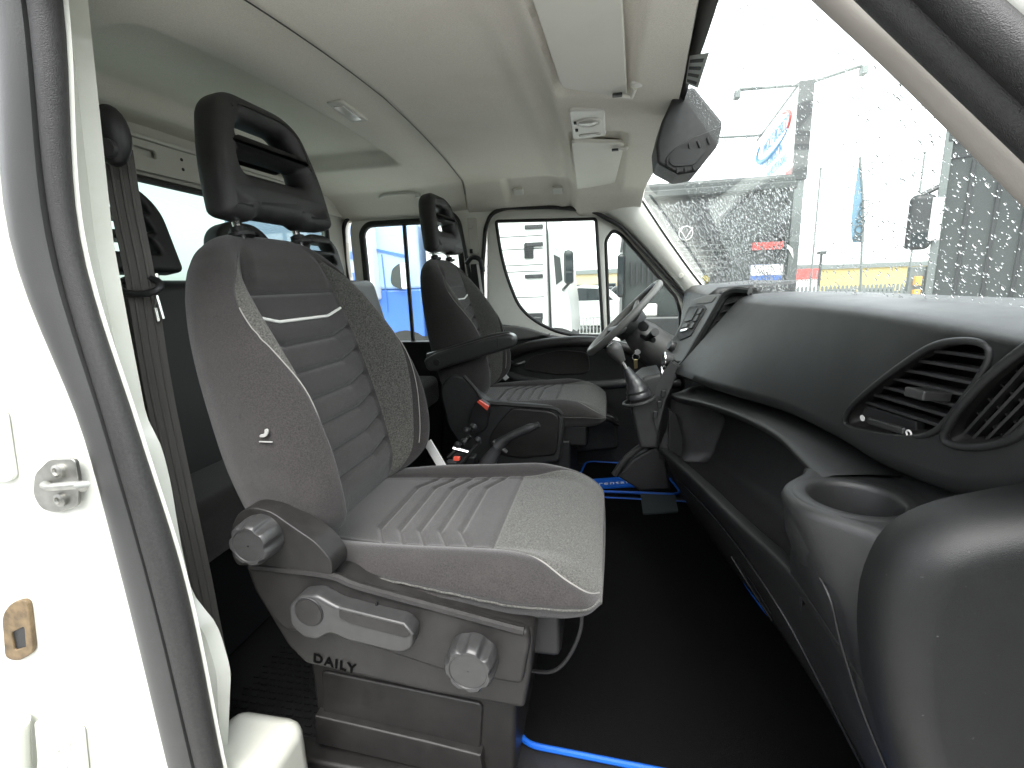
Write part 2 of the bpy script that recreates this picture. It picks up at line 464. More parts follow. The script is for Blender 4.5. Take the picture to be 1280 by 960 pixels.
head = ob("headliner", grid(np.concatenate([P, P2], 1)), FELT, van, sharp=60)
ob("headliner_seam", tube([(float(seam_x(y)), y, float(head_z(seam_x(y) + 0.012, y)) - 0.0008) for y in np.linspace(0.5, 2.2, 60)], 0.0014, 6), PLASTIC_GREY, head)

# ---- windscreen: bowed glass with black band, wet outside
def ws(y, z):
    """x of the glass at height z"""
    return 0.43 - 0.70 * (z + 0.07) + 0.065 * (1 - ((y - 1.37) / 0.92) ** 2)
WY = np.linspace(0.43, 2.29, 60); WZ = np.linspace(-0.10, 0.45, 24)
wsg = ob("windscreen", grid([[(ws(y, z) + 0.006, y, z) for y in WY] for z in WZ]), GLASS_FRONT, van)
def edge_top(y): return np.interp(y, [0.42, 0.85, 1.15, 1.84, 2.3], [0.385, 0.405, 0.415, 0.405, 0.37])
band = []
for y in np.linspace(0.44, 2.28, 70):
    z = float(edge_top(y))
    band.append([(ws(y, zz) + 0.001, y, zz) for zz in (z - 0.016, z - 0.004, z + 0.012, z + 0.05)])
ob("frit_band", grid(band), FRIT, wsg)
# rain on the glass
drops = []
def drop(y, z, r, e=1.0, ang=0.0, flat=0.45):
    x = ws(y, z) + 0.0065
    t = np.array([0, 1.0, 0]); s = np.array([-0.573, 0, 0.819]); n = np.array([0.819, 0, 0.573])
    a = t * cos(ang) + s * sin(ang); b = s * cos(ang) - t * sin(ang)
    c = np.array([x, y, z]); L = []
    wob = 1 + 0.25 * rng.random(8)
    for k, (rr, h) in enumerate(((1.0, 0.0), (0.8, 0.3), (0.4, 0.47))):
        L.append([c + (a * cos(p) * e * wob[i] + b * sin(p) * wob[i]) * r * rr + n * r * h * 2 * flat for i, p in enumerate(np.linspace(0, 2 * pi, 8, endpoint=False))])
    return loft(L)
for i in range(9500):
    y = rng.uniform(0.46, 1.75); z = rng.uniform(-0.07, 0.42)
    r = 0.0007 + 0.0017 * rng.random() ** 4 * (0.6 + 0.6 * (1 - (z + 0.07) / 0.5))
    drops.append(drop(y, z, r, 1.0 + 0.7 * rng.random(), rng.normal(pi / 2, 0.4)))
for i in range(5200):                                       # streaks left by the wiper on the far half
    y = rng.uniform(0.95, 2.24); z = rng.uniform(-0.06, 0.15 + 0.12 * (y - 0.95))
    if ws(y, z) / y > 0.318: continue
    r = 0.0011 + 0.0016 * rng.random()
    drops.append(drop(y, z, r, 1.2 + 3.2 * rng.random() ** 2, radians(128) + rng.normal(0, 0.08), 0.35))
o = ob("raindrops", join(*drops), WATER, wsg, sharp=0, recalc=True); o["kind"] = "stuff"

# ---- far windscreen pillar trim and near windscreen pillar
fo = [PY(a, b, 2.24) for a, b in [(772, 205), (786, 226), (797, 243), (830, 293), (862, 338), (884, 366), (900, 386)]]
fi = [PY(a, b, 2.292) for a, b in [(725, 258), (745, 263), (778, 283), (812, 318), (838, 347), (860, 374), (872, 390)]]
fo, fi = spline(fo, 40), spline(fi, 40)
mid = (fo + fi) / 2 + np.array([-0.012, -0.014, 0.0])
q1, q3 = (fo + mid) / 2 + np.array([-0.004, -0.004, 0]), (fi + mid) / 2 + np.array([-0.004, -0.004, 0])
back = np.array([0.02, 0.03, 0])
ap = ob("windscreen_pillar", loft(np.stack([fo + back, fo, q1, mid, q3, fi, fi + back], 1), True), BODY_IN, van, sharp=70)
ob("trim_plug", lathe([(0.011, 0.0), (0.011, 0.003), (0.008, 0.005)], (q1[29] + mid[29]) / 2 + np.array([-0.004, -0.003, 0]), (-0.6, -0.8, 0.1), 16), TRIM_LIGHT, ap)
ob("glass_edge", tube(fo + np.array([0.002, 0.002, 0.0]), 0.005, 6), FRIT, ap)
# near pillar, crossing the top right of the view: trim, seal, outer lip, paint
def strip(pa, pb, n=40):
    return spline(pa, n), spline(pb, n)
ni = [PY(960, -60, 0.60), PY(1025, 0, 0.585), PY(1110, 78, 0.565), PY(1194, 161, 0.54), PY(1280, 248, 0.515), PY(1400, 372, 0.48)]
no = [PY(1010, -72, 0.535), PY(1083, 0, 0.52), PY(1140, 52, 0.505), PY(1212, 120, 0.49), PY(1280, 186, 0.475), PY(1400, 300, 0.45)]
ni, no = strip(ni, no)
inw = np.array([-0.012, -0.004, -0.012])
bk = np.array([0.03, 0.015, 0.03])
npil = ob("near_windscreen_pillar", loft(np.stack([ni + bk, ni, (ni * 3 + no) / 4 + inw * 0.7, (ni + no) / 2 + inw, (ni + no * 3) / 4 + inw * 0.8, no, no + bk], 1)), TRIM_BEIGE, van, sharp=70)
s1 = spline([PY(1040, -80, 0.470), PY(1124, 0, 0.455), PY(1190, 62, 0.445), PY(1280, 146, 0.43), PY(1400, 260, 0.415)], 40)
ob("pillar_seal", tube(s1, 0.0165, 14), RUBBER, npil)
s2 = spline([PY(1100, -90, 0.44), PY(1195, 0, 0.425), PY(1280, 78, 0.41), PY(1400, 190, 0.395)], 40)
ob("seal_lip", tube(s2, 0.017, 14, flat=0.8), RUBBER, npil)
s3 = spline([PY(1150, -110, 0.44), PY(1282, 0, 0.425), PY(1360, 60, 0.415), PY(1470, 150, 0.40)], 30)
ob("painted_flange", tube(s3, 0.024, 12), PAINT, npil)

# ---- near door pillar at the left: painted section with its seal
zl = [0.60, 0.302, 0.067, -0.162, -0.335, -0.66, -0.95]
lip_l = [-0.60, -0.618, -0.665, -0.627, -0.617, -0.609, -0.600]
lip_r = [-0.565, -0.583, -0.618, -0.598, -0.582, -0.571, -0.562]
bul_r = [-0.535, -0.553, -0.594, -0.568, -0.545, -0.538, -0.530]
ep = [(90, -220), (115, 0), (146, 300), (164, 400), (189, 530), (203, 545), (217, 600), (230, 680), (244, 742), (275, 776), (292, 835), (288, 925), (284, 1010), (276, 1130)]
e3 = np.array([PY(a, b, 0.53) for a, b in ep])
ZL = np.linspace(0.58, -0.93, 90)
ex = np.interp(-ZL, -e3[:, 2], e3[:, 0])
ex = np.convolve(np.pad(ex, 1, mode='edge'), [0.25, 0.5, 0.25], 'valid')
fz = lambda t: pinterp(-ZL, [-z for z in zl], t)
LL, LR, BR = fz(lip_l), fz(lip_r), fz(bul_r)
secs = []
for i, z in enumerate(ZL):
    jam = LL[i] - 0.012
    secs.append([(-1.36, 0.435, z), (jam - 0.10, 0.437, z), (jam - 0.015, 0.440, z), (jam, 0.444, z), (LR[i], 0.462, z), (BR[i] + 0.004, 0.470, z),
                 (ex[i] - 0.012, 0.512, z), (ex[i] - 0.001, 0.526, z), (ex[i] - 0.028, 0.536, z), (ex[i] - 0.12, 0.56, z), (-1.36, 0.56, z)])
secs.reverse()
pil = ob("door_pillar", loft(secs), PAINT, van, sharp=50)
lipc = [((LL[i] + LR[i]) / 2, 0.452, ZL[i]) for i in range(0, 90, 2)]
ob("door_seal", tube(lipc, [max(0.010, (LR[i] - LL[i]) / 2 + 0.001) for i in range(0, 90, 2)], 14, flat=0.6, up=(0, 1, 0)), RUBBER_LIP, pil)
bulc = [((LR[i] + BR[i]) / 2, 0.462, ZL[i]) for i in range(0, 90, 2)]
ob("door_seal", tube(bulc, [(BR[i] - LR[i]) / 2 + 0.001 for i in range(0, 90, 2)], 14, flat=0.9, up=(0, 1, 0)), RUBBER, pil)
# striker with two bolts and its loop
sp = XZ([(44, 592), (62, 574), (94, 573), (99, 600), (98, 632), (70, 641), (52, 636), (42, 618)], 0.432)
stk = ob("striker", plateY(rround(sp, 0.008), [], 0.005, 0.001, 0.4335), ZINC, pil)
for a, b in [(75, 588), (78, 624)]:
    c = PY(a, b, 0.431)
    ob("bolt", lathe([(0.0085, 0.0), (0.0085, 0.004), (0.005, 0.0055), (0.004, 0.003), (0.0, 0.003)], c, (0, -1, 0), 18, cap=False), ZINC, stk)
c1, c2 = PY(58, 612, 0.425), PY(104, 606, 0.415)
ob("striker_loop", tube([PY(56, 606, 0.431), PY(56, 606, 0.418), PY(62, 609, 0.408), PY(98, 606, 0.402), PY(106, 606, 0.406), PY(104, 610, 0.428)], 0.0048, 10), ZINC, stk)
# cover flap and grimy hole on the jamb, hinge at the bottom
o = ob("jamb_cover", plateY(rround(XZ([(-60, 512), (8, 512), (21, 598), (10, 602), (-60, 602)], 0.434), 0.012), [], 0.007, 0.002, 0.4335), PAINT, pil)
hp = rround(XZ([(4, 768), (16, 752), (36, 748), (44, 815), (24, 826), (8, 822)], 0.433), 0.014)
o = ob("latch_recess", plateY(hp, [rround(XZ([(16, 790), (32, 782), (34, 808), (20, 812)], 0.433), 0.004)], 0.006, 0.0015, 0.4340), RUST, pil)
ob("latch_hole", plateY(rround(XZ([(14, 786), (33, 780), (36, 810), (18, 815)], 0.433), 0.004), [], 0.002, 0.0, 0.4345), PLASTIC_BLACK, o)
hg = ob("door_hinge", plateY(rround(XZ([(46, 900), (62, 898), (100, 914), (106, 970), (98, 1030), (40, 1030), (50, 948)], 0.428), 0.006), [], 0.012, 0.002, 0.430), PAINT, pil)
for a, b in [(70, 934), (84, 926), (80, 955)]:
    ob("bolt", lathe([(0.0075, 0.0), (0.0075, 0.004), (0.004, 0.006), (0.0, 0.006)], PY(a, b, 0.424), (0, -1, 0), 14, cap=False), PAINT, hg)
ob("hinge_knuckle", tube([PY(16, 905, 0.415), PY(20, 1000, 0.415)], 0.018, 18), PAINT, hg)
# near rear door, closed: only its inner side faces the cab
ob("rear_near_panel", plateY([(-1.36, -0.9), (-0.85, -0.9), (-0.85, 0.45), (-1.36, 0.45)], [rround([(-1.28, -0.15), (-0.93, -0.15), (-0.93, 0.30), (-1.28, 0.30)], 0.05)], 0.02, 0.004, 0.575), TRIM_LIGHT, van)
# door sill: painted step edge with its black cover
ob("door_sill", box((-0.565, 0.54, -0.80), (0.14, 0.12, 0.2)), PAINT, van, bevel=0.03, bseg=4)
sc_ = ob("sill_cover", box((0.06, 0.575, -0.868), (1.25, 0.22, 0.024)), PLASTIC, van, bevel=0.008)
for x in (-0.44, -0.2, 0.05):
    ob("screw", lathe([(0.008, 0.0), (0.008, 0.003), (0.004, 0.004)], (x, 0.64, -0.856), (0, 0, 1), 14), PLASTIC_GREY, sc_)

# the open passenger door, folded back beside the camera (its dark trim shades the end of the dashboard)
dA, dB = np.array([0.50, 0.36, 0]), np.array([0.86, -0.62, 0])
dd_ = (dB - dA) / np.linalg.norm(dB - dA); dn_ = np.array([dd_[1], -dd_[0], 0])
od = ob("open_door", box((dA + dB) / 2 + np.array([0, 0, -0.52]), (np.linalg.norm(dB - dA), 0.07, 0.78), (dd_, dn_, (0, 0, 1))), PLASTIC, van, bevel=0.02)
ob("door_skin", box((dA + dB) / 2 + np.array([0.06, 0.02, -0.50]), (np.linalg.norm(dB - dA), 0.02, 0.86), (dd_, dn_, (0, 0, 1))), PAINT, od)
for e_, w_ in ((0.02, 0.06), (np.linalg.norm(dB - dA) - 0.04, 0.07)):
    ob("door_post", box(dA + dd_ * e_ + np.array([0.03, 0, 0.10]), (w_, 0.05, 0.46), (dd_, dn_, (0, 0, 1))), PAINT, od)
ob("door_glass", box((dA + dB) / 2 + np.array([0.03, 0, 0.10]), (np.linalg.norm(dB - dA) - 0.08, 0.004, 0.44), (dd_, dn_, (0, 0, 1))), GLASS, od)

# ---- far side of the body: one pressed panel with two door apertures
fa = XZ([(605, 420), (603, 340), (607, 285), (614, 267), (632, 260), (690, 259), (740, 263), (776, 283), (820, 330), (858, 372)], 2.3)
fa = [(-0.60, -0.90)] + fa + [(0.42, -0.20), (0.42, -0.90)]
ra = XZ([(446, 400), (432, 330), (430, 280), (441, 267), (500, 263), (560, 263), (574, 274), (585, 330), (600, 420)], 2.3)
ra = [(-1.26, -0.90)] + ra + [(-0.64, -0.90)]
fa_s, ra_s = rround(fa, 0.03), rround(ra, 0.04)
side = ob("body_side", plateY([(-1.40, -0.95), (0.46, -0.95), (0.46, -0.13), (0.40, -0.055), (0.10, 0.37), (0.02, 0.47), (-1.40, 0.47)], [fa_s, ra_s], 0.05, 0.004, 2.325), BODY_IN, van)
for q in (fa_s, ra_s):
    ob("aperture_seal", tube([(a, 2.294, b) for a, b in q], 0.0095, 10, closed=True), RUBBER, side)
pc = PY(592, 322, 2.297)
ob("belt_rail", plateY(rround(XZ([(584, 272), (596, 272), (599, 318), (588, 318)], 2.298), 0.01), [], 0.008, 0.002, 2.297), TRIM_LIGHT, side)
ob("anchor_knob", lathe([(0.012, 0), (0.012, 0.006), (0.008, 0.009)], PY(588, 283, 2.294), (0, -1, 0), 14), TRIM_LIGHT, side)
ob("slider_slot", box(PY(589, 314, 2.291), (0.014, 0.006, 0.02)), PLASTIC_BLACK, side)

# ---- far doors
dd = thing("driver_door", "white driver's door with large side window and dark inner trim, behind the steering wheel", "door", (-0.1, 2.34, FLOOR))
wo = rround(XZ([(619, 276), (745, 273), (749, 340), (754, 421), (705, 419), (672, 405), (648, 385), (632, 345), (624, 312)], 2.3), [0.012, 0.015, 0.3, 0.02, 0.1, 0.1, 0.1, 0.1, 0.1])
qo = rround(XZ([(762, 440), (757, 300), (766, 287), (776, 292), (846, 372), (851, 392), (850, 450)], 2.3), 0.02)
do_ = rround([(-0.59, -0.90), (-0.591, -0.2), (-0.566, 0.27), (-0.525, 0.338), (-0.47, 0.352), (-0.08, 0.315), (0.04, 0.245), (0.20, 0.075), (0.36, -0.09), (0.44, -0.2), (0.44, -0.9)], 0.025)
ob("door_frame", plateY(do_, [wo, qo], 0.045, 0.012, 2.335), BODY_IN, dd)
for nm, q in (("window", wo), ("quarter_window", qo)):
    g = ob(nm, plateY(q, [], 0.004, 0.0, 2.345), GLASS, dd)
    ob("window_gasket", tube([(a, 2.318, b) for a, b in q], 0.0085, 8, closed=True), RUBBER, g)
# dark corner panel at the foot of the quarter window
ob("corner_panel", plateY(XZ([(853, 388), (858, 376), (905, 440), (905, 470), (851, 470)], 2.3), [], 0.03, 0.004, 2.322), PLASTIC_BLACK, dd)
tr = XZ([(560, 402), (600, 404), (628, 407), (655, 410), (690, 421), (720, 424), (752, 424), (800, 432), (850, 440), (905, 470), (930, 700), (540, 700)], 2.26)
trim = ob("door_trim", plateY(rround(tr, 0.03), [], 0.07, 0.02, 2.295), PLASTIC, dd)
up = XZ([(612, 410), (640, 408), (660, 412), (690, 421), (660, 425), (625, 428)], 2.2)
ob("trim_capping", plateY(rround(up, 0.02), [], 0.03, 0.01, 2.255), PLASTIC_STEER, trim)
arm = [PY(628, 446, 2.21), PY(660, 434, 2.20), PY(700, 428, 2.20), PY(745, 428, 2.20), PY(800, 440, 2.22), PY(850, 455, 2.25)]
ob("armrest_rail", tube(spline(arm, 40), 0.026, 12, flat=1.0), PLASTIC_TRIM, trim)
ins = XZ([(652, 462), (664, 446), (700, 438), (735, 441), (738, 466), (700, 470)], 2.24)
ob("trim_insert", plateY(rround(ins, 0.03), [], 0.012, 0.004, 2.257), FABRIC, trim)
ob("pull_handle", tube(spline([PY(634, 450, 2.24), PY(645, 455, 2.21), PY(656, 452, 2.23)], 10), 0.008, 8), PLASTIC_GREY, trim)
pk = [PY(628, 468, 2.20), PY(680, 480, 2.17), PY(740, 482, 2.17), PY(800, 478, 2.18), PY(850, 480, 2.2)]
ob("trim_ledge", tube(spline(pk, 40), 0.022, 10), PLASTIC, trim)
bn = XZ([(690, 505), (740, 512), (770, 520), (774, 560), (700, 566)], 2.18)
ob("door_bin", plateY(rround(bn, 0.03), [], 0.05, 0.012, 2.19), PLASTIC, trim)
bt = spline([PY(700, 508, 2.10), PY(728, 514, 2.08), PY(756, 522, 2.08), PY(772, 530, 2.11)], 24)
ob("bin_rim", tube(bt, 0.020, 10, flat=0.6), PLASTIC_TRIM, trim)

rd = thing("rear_door", "white rear side door with black framed sliding window, beyond the second headrest", "door", (-0.95, 2.34, FLOOR))
rw = rround(XZ([(463, 430), (456, 345), (450, 290), (458, 280), (505, 277), (562, 274), (571, 284), (577, 335), (585, 430)], 2.3), [0.02, 0.3, 0.03, 0.03, 0.3, 0.03, 0.03, 0.3, 0.02])
ro = rround([(-1.24, -0.90), (-1.275, 0.05), (-1.278, 0.30), (-1.25, 0.355), (-0.75, 0.335), (-0.71, 0.30), (-0.672, 0.08), (-0.63, -0.25), (-0.64, -0.90)], 0.03)
ob("door_frame", plateY(ro, [rw], 0.045, 0.012, 2.335), BODY_IN, rd)
g = ob("window", plateY(rw, [], 0.004, 0.0, 2.350), GLASS, rd)
ob("window_gasket", tube([(a, 2.320, b) for a, b in rw], 0.0165, 10, closed=True), RUBBER, g)
ob("window_divider", tube([PY(505, 277, 2.325), PY(510, 345, 2.325), PY(517, 432, 2.325)], 0.011, 8), RUBBER, g)
ob("door_trim", plateY([(-1.25, -0.9), (-1.25, -0.27), (-0.62, -0.27), (-0.62, -0.9)], [], 0.05, 0.01, 2.30), PLASTIC, rd)

# ---- rear wall of the cab with its slotted cross member and back window
RWX = -1.3
def plateX(outline, holes, thick, bevel, X):
    return plate(outline, holes, thick, bevel, (X, 0, 0), (0, 1, 0), (0, 0, 1))
win = rround([(0.62, -0.12), (2.14, -0.12), (2.14, 0.30), (1.46, 0.322), (0.62, 0.335)], 0.03)
rwall = ob("rear_wall", plateX([(0.42, -0.95), (2.34, -0.95), (2.34, 0.56), (0.42, 0.56)], [win], 0.03, 0.004, RWX - 0.015), TRIM_LIGHT, van)
g = ob("rear_window", plateX(win, [], 0.004, 0, RWX - 0.02), GLASS_REAR, rwall)
ob("window_gasket", tube([(RWX + 0.004, a, b) for a, b in win], 0.011, 8, closed=True), RUBBER, g)
slots = []
for k, yy in enumerate((0.98, 1.235, 1.48, 1.72, 1.96)):
    slots.append(rround([(yy - 0.035, 0.387), (yy + 0.035, 0.387), (yy + 0.035, 0.409), (yy - 0.035, 0.409)], 0.011))
cm = ob("cross_member", plateX([(0.5, 0.345), (2.28, 0.345), (2.28, 0.43), (0.5, 0.43)], slots, 0.012, 0.003, RWX + 0.012), TRIM_LIGHT, rwall)
for k, yy in enumerate((1.355, 1.60)):
    for dz in (0.0, -0.028):
        ob("bolt_hole", lathe([(0.005, 0), (0.005, 0.001)], (RWX + 0.0185, yy, 0.405 + dz), (1, 0, 0), 10), PLASTIC_BLACK, cm)
ob("rail_lip", box((RWX + 0.016, 1.39, 0.437), (0.018, 1.78, 0.012)), TRIM_LIGHT, cm, bevel=0.003)
ob("lower_wall_trim", box((RWX + 0.012, 1.38, -0.52), (0.02, 1.86, 0.78)), PLASTIC_BLACK, rwall)
# ================================================================ SEATS
# shared shapes are built round the passenger seat, then copied for the driver's
PYC, DYC = 0.855, 1.865
LEAN = 0.249 / sqrt(1 + 0.249 ** 2), 1 / sqrt(1 + 0.249 ** 2)       # sin, cos of the recline
HINGE = np.array([-0.505, PYC, -0.38])
BW = np.array([-LEAN[0], 0, LEAN[1]])       # up along the back
BN = np.array([LEAN[1], 0, LEAN[0]])        # out of the front of the back
BU = np.array([0, 1.0, 0])

def vnormals(v, f):
    v = np.asarray(v); f = np.asarray([q for q in f if len(q) == 4])
    n = np.cross(v[f[:, 2]] - v[f[:, 0]], v[f[:, 3]] - v[f[:, 1]])
    out = np.zeros_like(v)
    for k in range(4): np.add.at(out, f[:, k], n)
    return out / (np.linalg.norm(out, axis=1)[:, None] + 1e-12)
def zone_objects(P, zone, names, parent):
    """splits a closed loop grid into one object per zone, keeping the smooth normals of the whole"""
    m, n = P.shape[:2]
    v, f = grid(P, False, True)
    nv = vnormals(v, f)
    cen = v.mean(0)
    if ((nv * (v - cen)).sum(1)).mean() < 0:
        nv = -nv; f = [q[::-1] for q in f]
    f = np.array(f); zf = zone.reshape(-1)
    made = {}
    for z, (nm, m_, par) in names.items():
        idx = f[zf == z]
        if len(idx) == 0: continue
        extra = []
        used = np.unique(idx)
        rm = -np.ones(len(v), int); rm[used] = np.arange(len(used))
        fl_ = [tuple(q) for q in rm[idx]]
        made[z] = ob(nm, (v[used], fl_), m_, made.get(par, parent) if par is not None else parent, recalc=False, normals=nv[used])
    return made

GRV = [0.292, 0.238, 0.182, 0.130, 0.074, 0.020]         # quilting grooves of the back, from the piping down
W_PIPE, W_HEAD = 0.336, 0.388
def back_surface(parent):
    ww = np.concatenate([-0.06 + 0.05 * (1 - np.cos(np.linspace(0, pi / 2, 14, endpoint=False))), np.linspace(-0.01, 0.46, 170, endpoint=False), 0.46 + 0.045 * np.sin(np.linspace(0, pi / 2, 26))])
    ww = np.unique(np.concatenate([ww, [W_HEAD]]))
    uc, us_ = 0.645, 0.775
    usw = pinterp(ww, [-0.06, 0.0, 0.1, 0.2, 0.27, 0.33, 0.39, 0.43, 0.46, 0.505], [0.72, 0.73, 0.75, 0.79, 0.84, 0.885, 0.87, 0.78, 0.70, 0.69])
    def cols(us_):
        e = 1 - (1 - us_) * (1 - np.sin(np.linspace(0, pi / 2, 24)))
        half = np.concatenate([np.linspace(0, uc, 44, endpoint=False), np.linspace(uc, us_, 20, endpoint=False), e])
        return np.concatenate([-half[:0:-1], half])
    U = np.array([cols(q) for q in usw]); u = U[0]
    ub = np.sin(np.linspace(pi / 2, -pi / 2, 40))[1:-1]
    hw = pinterp(ww, [-0.06, 0.0, 0.10, 0.20, 0.30, 0.36, 0.41, 0.45, 0.48, 0.50, 0.505], [0.205, 0.232, 0.246, 0.245, 0.236, 0.224, 0.205, 0.180, 0.148, 0.105, 0.085])
    bol = pinterp(ww, [-0.06, 0.0, 0.1, 0.2, 0.28, 0.36, 0.42, 0.47, 0.505], [0.065, 0.098, 0.120, 0.112, 0.088, 0.056, 0.028, 0.008, 0.0])
    tk = np.where(ww > 0.44, np.sqrt(np.clip(1 - ((ww - 0.44) / 0.066) ** 2, 0.0, 1)), 1.0)
    tk = np.where(ww < 0.0, np.sqrt(np.clip(1 - (ww / 0.061) ** 2, 0.0, 1)), tk)
    rear = pinterp(ww, [-0.06, 0.1, 0.25, 0.4, 0.505], [0.10, 0.115, 0.105, 0.085, 0.07])
    P = np.zeros((len(ww), len(u) + len(ub), 3)); zone = np.zeros((len(ww) - 1, len(u) + len(ub)), int)
    K = 7.0
    for i, w in enumerate(ww):
        u = U[i]; A = np.abs(u); us_ = usw[i]
        E = np.clip(1 - A ** K, 0, 1) ** (1 / 2.2)
        S = sstep(0.60, 0.83, A)
        mid = -0.035 + 0.3 * bol[i]
        nf = mid + ((bol[i] * S + 0.0) - mid) * E
        y = u * hw[i]
        # puffed quilting with chevron grooves, the two cross seams, the seams beside the panel
        inn = 1 - sstep(0.60, 0.65, A)
        gw = w - 0.015 * np.clip((A - 0.34) / 0.28, 0, 1)
        lim = 1 - sstep(0.36, 0.40, w)
        for g in GRV:
            nf = nf - 0.0062 * np.exp(-((gw - g) / 0.0048) ** 2) * inn
        for a_, b_ in zip([W_PIPE] + GRV, GRV + [-0.03]):
            c_ = np.clip((gw - b_) / (a_ - b_), 0, 1)
            nf = nf + 0.004 * np.sin(pi * c_) ** 0.7 * inn * np.where((gw > b_) & (gw < a_), 1, 0)
        nf = nf - 0.006 * np.exp(-((w - W_HEAD) / 0.0032) ** 2) * (1 - sstep(0.62, 0.68, A))
        nf = nf + 0.008 * sstep(W_HEAD, W_HEAD + 0.03, w) * (1 - sstep(0.5, 0.66, A)) * (1 - sstep(0.44, 0.49, w))
        sm = (1 - sstep(0.43, 0.47, w))
        nf = nf - 0.005 * np.exp(-((A - 0.645) / 0.012) ** 2) * sm - 0.0035 * np.exp(-((A - us_) / 0.010) ** 2) * sm
        nm = -0.035
        nf = nm + (nf - nm) * tk[i]
        Eb = np.clip(1 - np.abs(ub) ** 5, 0, 1) ** (1 / 2.2)
        nb = nm + ((mid - (rear[i] + mid) * Eb) - nm) * tk[i]
        yy = np.concatenate([y, ub * hw[i]]); nn = np.concatenate([nf, nb])
        P[i] = HINGE + BU * yy[:, None] + BW * w + BN * nn[:, None]
    nu = len(u)
    for i in range(len(ww) - 1):
        u = U[i]; fu = (u[:-1] + u[1:]) / 2; us_ = usw[i]
        w = (ww[i] + ww[i + 1]) / 2
        z = np.zeros(nu + len(ub), int)
        if w < 0.452:
            for j in range(nu - 1):
                a = abs(fu[j])
                if a < uc:
                    if w > W_HEAD: z[j] = 1
                    else:
                        gw = w - 0.015 * min(1.0, max(0.0, (a - 0.34) / 0.28))
                        k = sum(gw < g for g in GRV)
                        z[j] = 10 + k
                elif a < us_:
                    z[j] = 2 if fu[j] < 0 else 3
        zone[i] = z
    names = {0: ("backrest", FABRIC, None), 1: ("head_panel", FABRIC, 0), 2: ("side_strip", FABRIC_LIGHT, 0), 3: ("side_strip", FABRIC_LIGHT, 0)}
    for k in range(len(GRV) + 1): names[10 + k] = ("quilted_channel", FABRIC_PANEL, 0)
    made = zone_objects(P, zone, names, parent)
    def surf(uq, wq, lift=0.0):
        i = int(np.clip(np.searchsorted(ww, wq) - 1, 0, len(ww) - 1)); j = int(np.argmin(np.abs(U[i] - uq)))
        i2 = min(i + 1, len(ww) - 1)
        t = np.clip((wq - ww[i]) / (ww[i2] - ww[i] + 1e-9), 0, 1)
        return P[i, j] * (1 - t) + P[i2, j] * t + BN * lift
    return made, surf, lambda w: float(np.interp(w, ww, usw))

